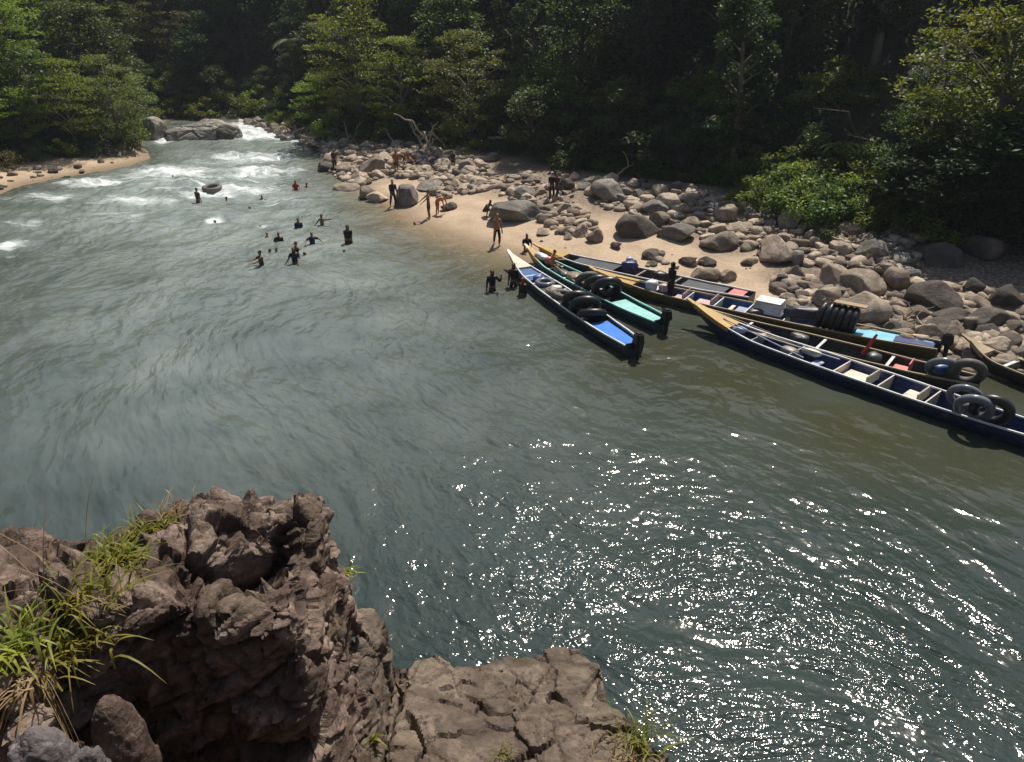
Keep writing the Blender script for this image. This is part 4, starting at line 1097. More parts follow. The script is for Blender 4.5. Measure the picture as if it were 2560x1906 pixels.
for k, (u, v, du, dz) in enumerate([(2010, 330, 40, .5), (2190, 355, -60, .6), (2120, 280, -70, .3)]):
    lab = ['pale dead branch reaching left out of the right forest', 'bare dead branch under the feathery tree', 'grey dead limb hanging in the dark gap of the right forest',
           'short white dead branch near the tree fern', 'bare pale forked trunk under the olive tree at the right'][k]
    p = G(u, max(v, 440)); q = P(u, v, 0); D = p[1]
    d = ray(u, v); kk = (D - 0.5) / d[1]; a = Vector((d[0] * kk, d[1] * kk, CAM_H + d[2] * kk))
    b = MB(); e = a + Vector((du / FPX * D * 1.1, 0.3, dz * .5)); base = Vector((a.x - du / FPX * D * .8, a.y + 1.2, gz(a.x, a.y + 1.2)))
    b.tube([base, (base + a) / 2 + Vector((.3, 0, .4)), a, e], [.12, .08, .05, .02], 6)
    for j in range(3):
        s = a.lerp(e, .2 + .3 * j); b.tube([s, s + Vector((rnd.uniform(-.6, .6), 0, rnd.uniform(.1, .7)))], [.025, .008], 5)
    tag(b.build('dead_branch', M['bark'], None, True), lab, 'branch')
# ------------------------------------------------------------------ longboats
def paint(name, col, rough=0.45, var=0.35, wear=(0.20, 0.17, 0.13)):
    b = NB(name); tc = b.new('ShaderNodeTexCoord'); v = tc.outputs['Object']
    f = b.noise(v, 1.5, 5, .6); c = b.ramp(f, [(.3, tuple(x * (1 - var) for x in col)), (.7, col)])
    w = b.ramp(b.noise(b.mapping(v, (0.6, 3, 3)), 5, 6, .7), [(.54, (0, 0, 0)), (.66, (1, 1, 1))])
    b.link(b.mix(b.math('MULTIPLY', w, .55), c, wear), b.p.inputs['Base Color'])
    b.p.inputs['Roughness'].default_value = rough
    b.link(b.bump(b.noise(v, 20, 3), .15, .01), b.p.inputs['Normal'])
    return b.m
BC = dict(navy=(.009, .018, .085), navy_in=(.014, .030, .15), green=(.012, .038, .048), teal=(.022, .085, .09), teal_in=(.018, .070, .095), blue=(.015, .10, .28), bright=(.02, .20, .72),
          sky=(.20, .55, .75), turq=(.30, .66, .62), white=(.74, .76, .78), yellow=(.50, .30, .07), olive=(.115, .085, .025), charcoal=(.055, .06, .07), brown=(.055, .035, .026),
          tan=(.42, .32, .20), cream=(.72, .66, .54), pink=(.62, .42, .42), red=(.75, .06, .06), coral=(.72, .22, .20), dark=(.02, .02, .022), plank=(.30, .24, .18), lav=(.36, .42, .62))
PM = {k: paint('paint_' + k, c) for k, c in BC.items()}
PM['rubber'] = plain('tube_rubber', (.018, .018, .02), .38, .3, 5, 0, .5)
PM['rubber_grey'] = plain('tube_rubber_dusty', (.10, .095, .085), .6, .4, 5)
PM['rubber_pale'] = plain('tube_rubber_wet_sheen', (.16, .17, .20), .22, .3, 5)  # pale colour paints silvery highlights onto wet black rubber
PM['engine'] = plain('engine_cover', (.012, .014, .016), .35, .2, 5)
PM['steel'] = plain('bare_steel', (.45, .45, .45), .35, .2, 8, .8)
PM['rope'] = plain('rope', (.40, .35, .26), .9, .3, 9)
def upix(p):
    return p.x / (p.y * CP - (p.z - CAM_H) * SP) * FPX + 1280
STN = 44
class Boat:
    def __init__(s, label, bow, stern, W, hull, lining, rail, zw=0.0, rise=.35, bowrail=None, free=.42, botlen=1.0, group='longboats moored along the beach'):
        pb = P(bow[0], bow[1], .45 + zw); ps = P(stern[0], stern[1], .35 + zw)
        d = pb - ps; s.L = math.hypot(d[0], d[1]); s.rz = math.atan2(d[1], d[0]); s.W = W; s.zw = zw
        s.o = empty('longboat', (ps[0], ps[1], zw), s.rz)
        tag(s.o, label, 'boat', group)
        s.M = Matrix.Translation((ps[0], ps[1], zw)) @ Matrix.Rotation(s.rz, 4, 'Z')
        s.free = free; s.rise = rise
        N = STN; rows_o = []; rows_i = []
        for i in range(N):
            t = i / (N - 1); x = t * s.L
            hb, sh, kl = s.hb(t), s.sheer(t), s.keel(t)
            fl = .80; prof = [(-1, 1), (-.97, .72), (-.88, .40), (-.70, .10), (-.35, 0), (0, -.05), (.35, 0), (.70, .10), (.88, .40), (.97, .72), (1, 1)]
            rows_o.append([(x, p * hb, kl + q * (sh - kl)) for p, q in prof])
            th = min(.03, hb * .5)
            kk = (hb - th) / hb
            rows_i.append([(x, p * hb * kk, max(kl + q * (sh - kl), kl + .05) if q < .9 else sh) for p, q in prof])
        def sheet(rows, flip):
            V = [p for r in rows for p in r]; n = len(rows[0])
            F = [(i * n + j, i * n + j + 1, (i + 1) * n + j + 1, (i + 1) * n + j) for i in range(len(rows) - 1) for j in range(n - 1)]
            return V, ([f[::-1] for f in F] if flip else F)
        b = MB(); V, F = sheet(rows_o, False); b.add(V, F)
        n = 11
        b.f.append(tuple(range(n)))                                       # transom
        b.f.append(tuple((N - 1) * n + k for k in range(n))[::-1])
        b.build('hull', PM[hull], s.o, False)
        b = MB()
        rows_i[0] = [(p[0] + .03, p[1], p[2]) for p in rows_i[0]]
        V, F = sheet(rows_i, True); b.add(V, F); b.f.append(tuple(range(n))[::-1])
        b.build('lining', PM[lining], s.o, False)
        rw = .042
        for sg in (-1, 1):
            b = MB(); V = []; F = []
            for i in range(N):
                t = i / (N - 1); x = t * s.L; hb = s.hb(t); z = s.sheer(t); w = min(rw, hb)
                V += [(x, sg * (hb + .012), z - .03), (x, sg * (hb + .012), z + .022), (x, sg * (hb - w), z + .022), (x, sg * (hb - w), z - .03)]
            for i in range(N - 1):
                for k in range(4):
                    q = (i * 4 + k, i * 4 + (k + 1) % 4, (i + 1) * 4 + (k + 1) % 4, (i + 1) * 4 + k); F.append(q if sg > 0 else q[::-1])
            F.append((0, 1, 2, 3)); F.append(tuple((N - 1) * 4 + k for k in (3, 2, 1, 0)))
            b.add(V, F); o = b.build('gunwale', PM[rail], s.o)
        if bowrail:
            b = MB(); V = []; F = []; ts = np.linspace(.86, 1.0, 10)
            for t in ts:
                hb = s.hb(t); z = s.sheer(t)
                V += [(t * s.L, hb + .016, z + .028), (t * s.L, -hb - .016, z + .028), (t * s.L, -hb - .016, z - .13), (t * s.L, hb + .016, z - .13)]
            for i in range(9):
                for k in (0, 1, 3):
                    F.append((i * 4 + k, i * 4 + (k + 1) % 4, (i + 1) * 4 + (k + 1) % 4, (i + 1) * 4 + k))
            V = V; e = 36; F.append((e, e + 1, e + 2, e + 3)); F.append((3, 2, 1, 0))
            # raised tongue of the prow
            V2 = []; hb = s.hb(1.0)
            for k in range(5):
                q = k / 4; V2 += [(s.L + q * .38, hb * (1.2 - q * .5), s.sheer(1) + q * .12), (s.L + q * .38, -hb * (1.2 - q * .5), s.sheer(1) + q * .12),
                                  (s.L + q * .38, -hb * (1.2 - q * .5), s.sheer(1) + q * .12 - .07), (s.L + q * .38, hb * (1.2 - q * .5), s.sheer(1) + q * .12 - .07)]
            F2 = [(i * 4 + k, i * 4 + (k + 1) % 4, (i + 1) * 4 + (k + 1) % 4, (i + 1) * 4 + k) for i in range(4) for k in range(4)] + [(16, 17, 18, 19), (3, 2, 1, 0)]
            b.add(V, F); b.add(V2, F2); b.build('prow', PM[bowrail], s.o)
        b = MB()
        for t in np.linspace(.06, .86, 15):                               # ribs
            kl = s.keel(t); sh = s.sheer(t); hb = s.hb(t) - .035
            b.tube([(t * s.L, -hb * .98, sh - .04), (t * s.L, -hb * .86, kl + .4 * (sh - kl)), (t * s.L, -hb * .68, kl + .10), (t * s.L, hb * .68, kl + .10), (t * s.L, hb * .86, kl + .4 * (sh - kl)), (t * s.L, hb * .98, sh - .04)], .018, 4, False)
        b.build('ribs', PM['plank'] if lining in ('brown', 'charcoal', 'teal_in') else PM[lining], s.o)
        b = MB(); V = []; F = []
        for i, t in enumerate(np.linspace(.04, .88, 20)):
            hb = s.hb(t) * .62; z = s.keel(t) + .085
            V += [(t * s.L, -hb, z), (t * s.L, hb, z), (t * s.L, hb, z - .02), (t * s.L, -hb, z - .02)]
        for i in range(19):
            for k in range(4): F.append((i * 4 + k, (i + 1) * 4 + k, (i + 1) * 4 + (k + 1) % 4, i * 4 + (k + 1) % 4))
        b.add(V, F); b.build('floor_boards', PM[lining], s.o)
    def hb(s, t): return s.W / 2 * float(np.interp(t, [0, .12, .35, .6, .78, .9, .97, 1], [.66, .84, 1, .98, .80, .48, .22, .13]))
    def sheer(s, t): return s.free + s.rise * max(0, (t - .72) / .28) ** 2 + .06 * max(0, (.2 - t) / .2)
    def keel(s, t): return -.12 + (s.rise + s.free + .05 - .16) * max(0, (t - .84) / .16) ** 1.5
    def t_at(s, u):
        best = min(np.linspace(0, 1, 401), key=lambda t: abs(upix(s.wp(t, 0, .35)) - u))
        return float(best)
    def wp(s, t, y=0.0, z=0.0):
        return s.M @ Vector((t * s.L, y * s.hb(t), z))
    def thwart(s, t, col, w=.24, dz=-.05, name='thwart', lab=None):
        b = MB(); hb = s.hb(t) - .03
        b.box((t * s.L, 0, s.sheer(t) + dz), (w, hb * 2, .03)); o = b.build(name, PM[col], s.o, False, .006)
        if lab: o['label'] = lab
    def seat(s, t, col, back=True, w=.55, fr=.72, side=0, lab=None):
        b = MB(); hb = s.hb(t) * fr; z = s.keel(t) + .32; x = t * s.L
        b.box((x, side * .2, z), (w, hb * 2, .05))
        if back: b.box((x - w / 2 - .02, side * .2, z + .20), (.04, hb * 2, .38))
        o = b.build('seat', PM[col], s.o, False, .015)
        if lab: o['label'] = lab
    def divider(s, t, col):
        b = MB(); hb = s.hb(t) - .032; kl = s.keel(t) + .09; sh = s.sheer(t) - .005; x = t * s.L
        b.add([(x - .02, -hb, sh), (x - .02, hb, sh), (x - .02, hb * .7, kl), (x - .02, -hb * .7, kl), (x + .02, -hb, sh), (x + .02, hb, sh), (x + .02, hb * .7, kl), (x + .02, -hb * .7, kl)],
              [(0, 1, 2, 3), (7, 6, 5, 4), (0, 4, 5, 1), (1, 5, 6, 2), (2, 6, 7, 3), (3, 7, 4, 0)])
        b.build('cross_brace', PM[col], s.o)
    def deck(s, t0, t1, col, dz=-.02, name='deck', lab=None, sc=1.0):
        b = MB(); V = []; F = []; n = 10
        for i in range(n):
            t = t0 + (t1 - t0) * i / (n - 1); hb = (s.hb(t) - .045) * sc; z = s.sheer(t) + dz
            V += [(t * s.L, hb, z), (t * s.L, -hb, z), (t * s.L, -hb, z - .03), (t * s.L, hb, z - .03)]
        for i in range(n - 1):
            for k in range(4): F.append((i * 4 + k, i * 4 + (k + 1) % 4, (i + 1) * 4 + (k + 1) % 4, (i + 1) * 4 + k))
        F += [(3, 2, 1, 0), (n * 4 - 4, n * 4 - 3, n * 4 - 2, n * 4 - 1)]
        b.add(V, F); o = b.build(name, PM[col], s.o)
        if lab: o['label'] = lab
    def motor(s, tiller=True):
        b = MB(); z = s.sheer(0)
        b.box((-.22, 0, z + .30), (.42, .34, .42), None, .72); b.box((-.2, 0, z + .10), (.30, .24, .10))
        m = b.build('outboard_motor', PM['engine'], s.o, False, .05)
        b = MB(); b.tube([(-.24, 0, z + .08), (-.26, 0, -.1), (-.28, 0, -.45)], [.09, .06, .05], 8); b.box((-.30, 0, -.30), (.34, .05, .03)); b.box((-.05, 0, z - .02), (.08, .26, .26)); b.build('drive_leg', PM['engine'], m, False)
        b = MB(); b.tube([(-.34, 0, -.45), (-.50, 0, -.45)], [.05, .025], 8)
        for k in range(3):
            a = k * 2.094; b.box((-.42, math.sin(a) * .10, -.45 + math.cos(a) * .10), (.02, .07, .13), Matrix.Rotation(-a, 4, 'X'))
        b.build('propeller', PM['steel'], m)
        if tiller:
            b = MB(); b.tube([(-.05, 0, z + .24), (.35, .05, z + .32), (.75, .1, z + .34)], [.022, .02, .024], 6); b.build('tiller', PM['engine'], m)
    def poles(s, col, t0, t1, y0, y1, r=.022, name='pole'):
        b = MB(); b.tube([(t0 * s.L, y0 * s.hb(t0), s.sheer(t0) + .03), (t1 * s.L, y1 * s.hb(t1), s.sheer(t1) + .05)], r, 6)
        w = b.build(name, PM[col], None); w.matrix_world = s.M
        return w
def tube_ring(label, loc, Rm, r, mat, rot, group=None, parts=True):
    o = empty('inner_tube', loc); o.rotation_euler = rot
    V = []; F = []; n, m = 32, 12
    for i in range(n):
        a = 2 * math.pi * i / n
        for j in range(m):
            c = 2 * math.pi * j / m; rr = Rm + r * math.cos(c)
            V.append((rr * math.cos(a), rr * math.sin(a), r * math.sin(c)))
    for i in range(n):
        for j in range(m):
            F.append((i * m + j, ((i + 1) % n) * m + j, ((i + 1) % n) * m + (j + 1) % m, i * m + (j + 1) % m))
    b = MB(); b.add(V, F); b.build('ring', PM[mat], o, True)
    b = MB(); b.tube([(Rm - r, 0, 0), (Rm - r - .05, 0, .02)], .009, 6); b.build('valve', PM['steel'], o)
    return tag(o, label, 'inner tube', group)

A = Boat('dark green longboat nearest the open river, with a bright blue stern cover', (1278, 648), (1586, 868), 1.22, 'green', 'teal_in', 'white', 0, .26, 'cream')
A.deck(.73, .96, 'blue', -.05, 'bow_deck'); A.deck(.03, .24, 'bright', -.10, 'stern_cover', None, .80)
for t in (.36, .47, .58, .69, .78): A.thwart(t, 'white', .10)
A.motor()
B = Boat('teal longboat with pale turquoise stern seat, second from the open river', (1322, 632), (1655, 808), 1.2, 'teal_in', 'teal', 'turq', 0, .26, 'yellow')
B.deck(.03, .28, 'turq', -.09, 'stern_seat', None, .72); B.deck(.90, .98, 'sky', -.02, 'bow_deck')
for t in (.42, .53, .62, .76): B.thwart(t, 'white', .10)
B.motor(False)
F_ = Boat('charcoal longboat with dark green hull and yellow prow, farthest up on the sand', (1350, 628), (1880, 744), 1.25, 'green', 'charcoal', 'white', .08, .25, 'yellow')
F_.deck(.03, F_.t_at(1825), 'coral', -.04, 'stern_deck'); F_.deck(F_.t_at(1815), F_.t_at(1710), 'charcoal', -.05, 'cover'); F_.deck(F_.t_at(1540), F_.t_at(1440), 'charcoal', -.04, 'cover')
for u in (1690, 1640, 1600): F_.thwart(F_.t_at(u), 'plank', .1)
D = Boat('long blue-lined longboat with olive hull, yellow prow and sky blue stern cover', (1492, 690), (2345, 872), 1.35, 'olive', 'blue', 'tan', 0, .28, 'yellow')
D.deck(.015, D.t_at(2140), 'sky', -.06, 'stern_cover', None, .88); D.deck(.01, D.t_at(2235), 'navy_in', -.035, 'stern_mat', None, .55)
for u in (1968, 1872, 1796, 1722): D.divider(D.t_at(u), 'white')
D.seat(D.t_at(1762), 'pink', True, .75); D.seat(D.t_at(1700), 'pink', True, .5); D.seat(D.t_at(1850), 'lav', False, .6); D.seat(D.t_at(1830), 'cream', False, .3)
D.thwart(D.t_at(1640), 'white', .22); D.thwart(D.t_at(1580), 'plank', .12); D.motor(False)
b = MB(); t = D.t_at(1920); z = D.sheer(t)
b.box((t * D.L, -.12, z + .20), (1.15, .85, .44), None, .80); b.box((t * D.L, -.12, z + .44), (1.0, .74, .03)); b.build('canopy_box', PM['white'], D.o, False, .02)
H = Boat('dark brown longboat lying between the navy boat and the sky blue covered one', (1752, 782), (2448, 962), 1.25, 'brown', 'dark', 'tan', 0, .26)
for t in (.28, .52, .80): H.thwart(t, 'white', .10)
H.seat(.24, 'coral', True, .5, .55, 0, 'coral red seat'); 
b = MB(); b.box((.36 * H.L, -.22, .72), (.10, .34, .85), Matrix.Rotation(.45, 4, 'X') @ Matrix.Rotation(-.3, 4, 'Y'), .6)
b.build('backrest', PM['red'], H.o, False, .03)['label'] = 'bright red upright backrest'
Gb = Boat('long navy blue longboat with an orange-yellow prow in front of the others', (1735, 790), (2690, 1122), 1.35, 'navy', 'navy_in', 'white', 0, .5, 'yellow', .46)
for t in (.30, .415, .53, .66, .78): Gb.divider(t, 'lav' if t > .6 else 'cream')
Gb.seat(.345, 'cream', True); Gb.seat(.47, 'cream', True); Gb.seat(.505, 'cream', False, .4); Gb.seat(.60, 'lav', False, .3, .5); Gb.deck(.885, .93, 'sky', -.03, 'bow_deck')
I_ = Boat('dark longboat with a bare wooden prow at the far right edge', (2425, 868), (2800, 1010), 1.2, 'dark', 'dark', 'tan', .05, .28, 'tan')
I_.thwart(.7, 'white', .12)
# poles, paddles and gear lying in the boats
tag(Gb.poles('lav', .62, .90, .7, -.1), 'pale blue pole lying along the forward half of the navy longboat', 'pole')
tag(Gb.poles('white', .55, .86, -.5, .5), 'white pole lying slanted across the navy longboat', 'pole')
tag(H.poles('plank', .70, .95, .5, -.2), 'brown pole in the bow of the dark brown longboat', 'pole')
tag(D.poles('plank', .80, .93, -.4, .3), 'thin brown pole in the bow of the blue-lined longboat', 'pole')
tag(B.poles('tan', .5, .85, .8, -.2, .03), 'yellow bamboo pole across the teal longboat', 'pole')
def bundle(name, label, cat, loc, size, mat, seed, rz=0):
    bm = bmesh.new(); bmesh.ops.create_icosphere(bm, subdivisions=3, radius=.5)
    v = np.array([p.co[:] for p in bm.verts]); f = np.array([[q.index for q in p.verts] for p in bm.faces]); bm.free()
    v = np.sign(v) * np.abs(v * 2) ** .75 / 2 * np.array(size); v += (fbm3(v, 5, 3, seed)[:, None] * np.array(size) * .16)
    return tag(obj(name, mesh_np(name, v, f, True), PM[mat] if mat in PM else mat, None, loc, (0, 0, rz)), label, cat)
def inb(bt, t, y, z): p = bt.wp(t, y, 0); return (p.x, p.y, bt.zw + z)
bundle('cloth_bundle', 'crumpled white cloth in the middle of the navy longboat', 'cloth', inb(Gb, .63, -.5, .42), (.75, .3, .22), 'cream', 1, Gb.rz)
bundle('bag', 'orange-tan bag in the forward part of the navy longboat', 'bag', inb(Gb, .775, -.3, .44), (.4, .3, .28), 'tan', 2)
bundle('bag', 'blue and purple bags piled in the charcoal longboat', 'bag', inb(F_, F_.t_at(1572), -.1, .60), (.75, .5, .5), 'navy_in', 3)
bundle('bag', 'small lavender bag on the pile in the charcoal longboat', 'bag', inb(F_, F_.t_at(1566), -.35, .80), (.32, .26, .3), 'lav', 4)
bundle('bag', 'white bundle in the forward part of the blue-lined longboat', 'bag', inb(D, D.t_at(1632), .3, .60), (.5, .4, .5), 'white', 5)
bundle('bag', 'pink bundle right beside the white one in the blue-lined longboat', 'bag', inb(D, D.t_at(1660), .2, .55), (.4, .35, .36), 'pink', 6)
bundle('cloth_bundle', 'white cloth on the bow of the teal longboat', 'cloth', inb(B, .87, .1, .62), (.9, .4, .25), 'white', 7, B.rz)
bundle('cloth_bundle', 'grey tarpaulin heaped beside the black tubes in the blue-lined longboat', 'tarpaulin', inb(D, D.t_at(2005), -.2, .62), (1.5, .5, .5), 'charcoal', 8, D.rz + .4)
bundle('bag', 'dark bag in the middle of the teal longboat', 'bag', inb(B, .70, 0, .26), (.9, .6, .36), 'charcoal', 9, B.rz)
bundle('bag', 'khaki sack in the teal longboat between the thwarts', 'bag', inb(B, .59, .1, .45), (.9, .7, .34), 'plank', 10, B.rz)
bundle('bag', 'brown sack in the dark green longboat', 'bag', inb(A, .56, .3, .42), (.9, .5, .32), 'plank', 11, A.rz)
bundle('bag', 'grey sack in the bow half of the dark brown longboat', 'bag', inb(H, .60, 0, .42), (.7, .45, .3), 'charcoal', 12, H.rz)
bundle('bag', 'violet-grey sack in the navy longboat ahead of the crumpled cloth', 'bag', inb(Gb, .675, .2, .40), (.6, .42, .3), 'plank', 13, Gb.rz)
bundle('bag', 'orange dry bag at the bow end of the teal longboat', 'bag', inb(B, .83, -.2, .52), (.45, .35, .35), 'coral', 31)
bundle('cloth_bundle', 'pale cloth beside the flat pale rimmed tube in the dark green longboat', 'cloth', inb(A, .60, -.3, .42), (.5, .35, .2), 'cream', 32)
bundle('bag', 'blue bag just behind the bow deck of the dark green longboat', 'bag', inb(A, .715, .2, .46), (.45, .4, .35), 'blue', 33)
bundle('bag', 'black bag in the middle of the charcoal longboat', 'bag', inb(F_, F_.t_at(1650), 0, .5), (.6, .45, .35), 'dark', 34)
bundle('cloth_bundle', 'dark folded cloth next to the canopy box in the blue-lined longboat', 'cloth', inb(D, D.t_at(1895), .5, .45), (.6, .4, .25), 'charcoal', 35)
bundle('bag', 'pale blue bag at the bow of the navy longboat', 'bag', inb(Gb, .84, 0, .50), (.5, .35, .25), 'lav', 36)
bundle('bag', 'dark bag behind the red upright backrest', 'bag', inb(H, .33, .2, .45), (.5, .4, .3), 'charcoal', 37)
b = MB(); b.box((0, 0, 0), (1.15, .6, .04)); b.tube([(.62, -.28, 0), (.95, -.26, .0), (.95, .26, .0), (.62, .28, 0)], .02, 6)
o = b.build('board', PM['tan'], None, False, .01); o.location = inb(D, D.t_at(2112), -.25, 1.30); o.rotation_euler = (.15, 0, D.rz)
tag(o, 'tan board with a metal handle lying on the black tubes', 'board')
# inner tubes
def tb(bt, t, y, z, lab, Rm=.42, r=.15, mat='rubber', tilt=0, yaw=0, grp=None):
    p = inb(bt, t, y, z); return tube_ring(lab, p, Rm, r, mat, (tilt, 0, bt.rz + yaw), grp)
tb(A, .665, 0, .45, 'pale rimmed inner tube lying flat in the dark green longboat', .34, .11, 'rubber_pale')
tb(A, .50, 0, .48, 'dusty inner tube lying flat in the middle of the dark green longboat', .42, .13, 'rubber_grey', .15)
tb(A, .405, 0, .60, 'large black inner tube leaning, front one of the dark green longboat', .46, .16, 'rubber', .9, 1.2)
tb(A, .335, 0, .62, 'large black inner tube leaning just ahead of the blue stern cover', .48, .17, 'rubber', .9, 1.2)
tb(A, .285, 0, .50, 'black inner tube lying against the edge of the blue stern cover', .44, .15, 'rubber', .5, 1.2)
tb(B, .43, 0, .60, 'black inner tube leaning in the middle of the teal longboat', .44, .16, 'rubber', .9, 1.2)
tb(B, .36, 0, .66, 'large black inner tube leaning ahead of the turquoise stern seat', .50, .18, 'rubber', .9, 1.2)
tb(B, .50, 0, .56, 'grey-brown inner tube standing in the teal longboat', .42, .15, 'rubber_grey', .9, 1.2)
for k in range(6):
    tb(D, D.t_at(2052 + 15 * k), 0, .74, ['first', 'second', 'third', 'fourth', 'fifth', 'sixth'][k] + ' from left of the upright black inner tubes by the sky blue cover', .38, .14, 'rubber', 1.42, 1.45 + .06 * k)
tb(H, .115, .1, .62, 'pale rimmed inner tube with a blue float inside it', .42, .12, 'rubber_pale', 1.0, .3)
bundle('float', 'deep blue float inside the pale rimmed tube', 'float', inb(H, .12, .1, .60), (.5, .4, .34), 'blue', 21)
tb(H, .045, 0, .66, 'black inner tube with a grey sheen right of the tube holding the blue float', .44, .15, 'rubber_grey', 1.15, .3)
tb(Gb, .235, -.1, .74, 'pale rimmed black inner tube standing behind the last white seat of the navy boat', .40, .11, 'rubber_pale', 1.15, .25)
tb(Gb, .17, .3, .72, 'black inner tube behind the pale rimmed one in the navy boat', .44, .15, 'rubber', 1.2, .3)
tb(Gb, .20, .75, .74, 'upper inner tube at the right edge of the picture in the navy boat', .42, .13, 'rubber_pale', 1.1, .3)

# ------------------------------------------------------------------ people
SK = {k: plain('skin_' + k, c, .55, .15, 8) for k, c in dict(brown=(.20, .095, .050), tan=(.34, .17, .095), dark=(.055, .030, .020)).items()}
CL = {k: plain('cloth_' + k, c, .85, .25, 10) for k, c in dict(black=(.010, .011, .014), navy=(.012, .020, .050), white=(.55, .55, .55), red=(.30, .035, .025), rust=(.28, .09, .04), teal=(.012, .030, .040),
      brown=(.06, .035, .025), grey=(.10, .10, .11), orange=(.50, .20, .07), blue=(.03, .08, .25)).items()}
HAIR = plain('hair_black', (.010, .008, .007), .5, .3, 20)
def skin_mesh(name, nodes, edges, sub=1):
    bm = bmesh.new(); lay = bm.verts.layers.skin.verify(); vs = []
    for co, r in nodes:
        v = bm.verts.new(co); v[lay].radius = (r, r) if not hasattr(r, '__len__') else r; vs.append(v)
    vs[0][lay].use_root = True
    for a, c in edges: bm.edges.new((vs[a], vs[c]))
    me = bpy.data.meshes.new(name); bm.to_mesh(me); bm.free()
    o = bpy.data.objects.new(name, me); COL.objects.link(o)
    o.modifiers.new('s', 'SKIN').use_smooth_shade = True
    m = o.modifiers.new('u', 'SUBSURF'); m.levels = sub
    bpy.context.view_layer.update()
    res = bpy.data.meshes.new_from_object(o.evaluated_get(bpy.context.evaluated_depsgraph_get()))
    bpy.data.objects.remove(o); res.name = name
    return res
def V3(*a): return Vector(a)
def person(label, loc, face, H=1.62, skin='brown', top=None, bottom='black', pose='stand', hair='short', arms=None, cat='person', head_cloth=None, sleeves=True):
    """face: heading in radians, 0 = facing the camera side (-Y)."""
    k = H / 1.70
    root = empty('person', loc, face); tag(root, label, cat)
    lean = {'stand': 0.03, 'walk': .08, 'bend': 1.15, 'crouch': .7, 'sit': .15, 'float': 1.35, 'row': .25}.get(pose, 0.0)
    hipz = {'stand': .90, 'walk': .89, 'bend': .84, 'crouch': .38, 'sit': .14, 'float': .0, 'row': .3}.get(pose, .9)
    pel = V3(0, 0, hipz)
    f = V3(0, -1, 0); u = V3(0, 0, 1)
    sp = (u * math.cos(lean) + f * math.sin(lean)); fw = (f * math.cos(lean) - u * math.sin(lean))
    waist = pel + sp * .14; chest = pel + sp * .34; neckb = pel + sp * .50
    hd = (sp * .75 + u * .25).normalized(); neck = neckb + hd * .07; head1 = neck + hd * .07 + fw * .015; head2 = neck + hd * .16 + fw * .01; crown_ = neck + hd * .235
    jaw = head1 + fw * .055 - hd * .01; nose = head2 + fw * .088 - hd * .03
    nodes = [(pel, (.125, .10)), (waist, (.115, .09)), (chest, (.135, .10)), (neckb, (.075, .07)), (neck, .055), (head1, (.066, .075)), (head2, (.078, .09)), (crown_, (.055, .06)), (nose, .012), (jaw, .03)]
    edges = [(0, 1), (1, 2), (2, 3), (3, 4), (4, 5), (5, 6), (6, 7), (6, 8), (5, 9)]
    arms = arms or {'stand': ((.12, 0, -1), (.05, -.15, -1)), 'walk': ((.1, -.35, -1), (.05, -.7, -1)), 'bend': ((.15, -.3, -1), (0, -.2, -1)), 'crouch': ((.3, -.7, -.6), (-.4, -.8, -.3)),
                    'sit': ((.25, -.5, -.8), (-.3, -.9, -.3)), 'float': ((.7, -.7, .0), (.2, -1, .1)), 'row': ((.2, -.8, -.5), (0, -1, 0))}[pose]
    if not isinstance(arms, dict): arms = {-1: arms, 1: arms}
    A_ = {}
    for sg in (-1, 1):
        sh = neckb - sp * .04 + V3(sg * .165, 0, 0)
        d1, d2 = [V3(sg * a[0], a[1], a[2]).normalized() for a in arms[sg]]
        el = sh + d1 * .29; wr = el + d2 * .25; pm = wr + d2 * .07
        n = len(nodes); nodes += [(sh, .058), (el, .041), (wr, .027), (pm, (.036, .018))]; edges += [(3, n), (n, n + 1), (n + 1, n + 2), (n + 2, n + 3)]
        A_[sg] = (sh, el, wr)
        sd = d2.cross(u); sd = sd.normalized() if sd.length > .1 else V3(1, 0, 0)
        for q, (off, ln) in enumerate([(-.03, .065), (-.01, .08), (.01, .076), (.03, .06)]):
            m = len(nodes); b0 = pm + sd * off + d2 * .03; b1 = b0 + d2 * ln * .55; b2 = b1 + (d2 * .8 + V3(0, -.3, -.4)).normalized() * ln * .5
            nodes += [(b0, .009), (b1, .0085), (b2, .007)]; edges += [(n + 3, m), (m, m + 1), (m + 1, m + 2)]
        m = len(nodes); nodes += [(wr + d2 * .03 + sd * .04, .011), (wr + d2 * .07 + sd * .06, .009)]; edges += [(n + 2, m), (m, m + 1)]
    Lg = {}
    for sg in (-1, 1):
        hip = pel + V3(sg * .085, 0, -.05)
        if pose == 'walk': kn = hip + V3(0, -.17 * sg, -.38); an = kn + V3(0, .14 if sg < 0 else .10, -.38)
        elif pose in ('crouch',): kn = hip + V3(sg * .10, -.36, .08); an = kn + V3(0, .10, -.38)
        elif pose in ('sit', 'row'): kn = hip + V3(sg * .08, -.38, .12 if pose == 'sit' else .02); an = kn + V3(0, -.16, -.20)
        elif pose == 'float': kn = hip + V3(sg * .08, .35, -.12); an = kn + V3(0, .35, -.15)
        else: kn = hip + V3(sg * .03, -.02, -.41); an = hip + V3(sg * .05, .02, -.80)
        toe = an + V3(sg * .02, -.15, -.035); heel = an + V3(0, .03, -.03)
        n = len(nodes); nodes += [(hip, .095), (kn, .057), ((kn + an) / 2 + V3(0, .015, .04), .052), (an, .036), (toe, (.036, .022))]
        edges += [(0, n), (n, n + 1), (n + 1, n + 2), (n + 2, n + 3), (n + 3, n + 4)]; Lg[sg] = (hip, kn, an)
    nodes = [(c * k, tuple(x * k * 1.06 for x in r) if hasattr(r, '__len__') else r * k) for c, r in nodes]
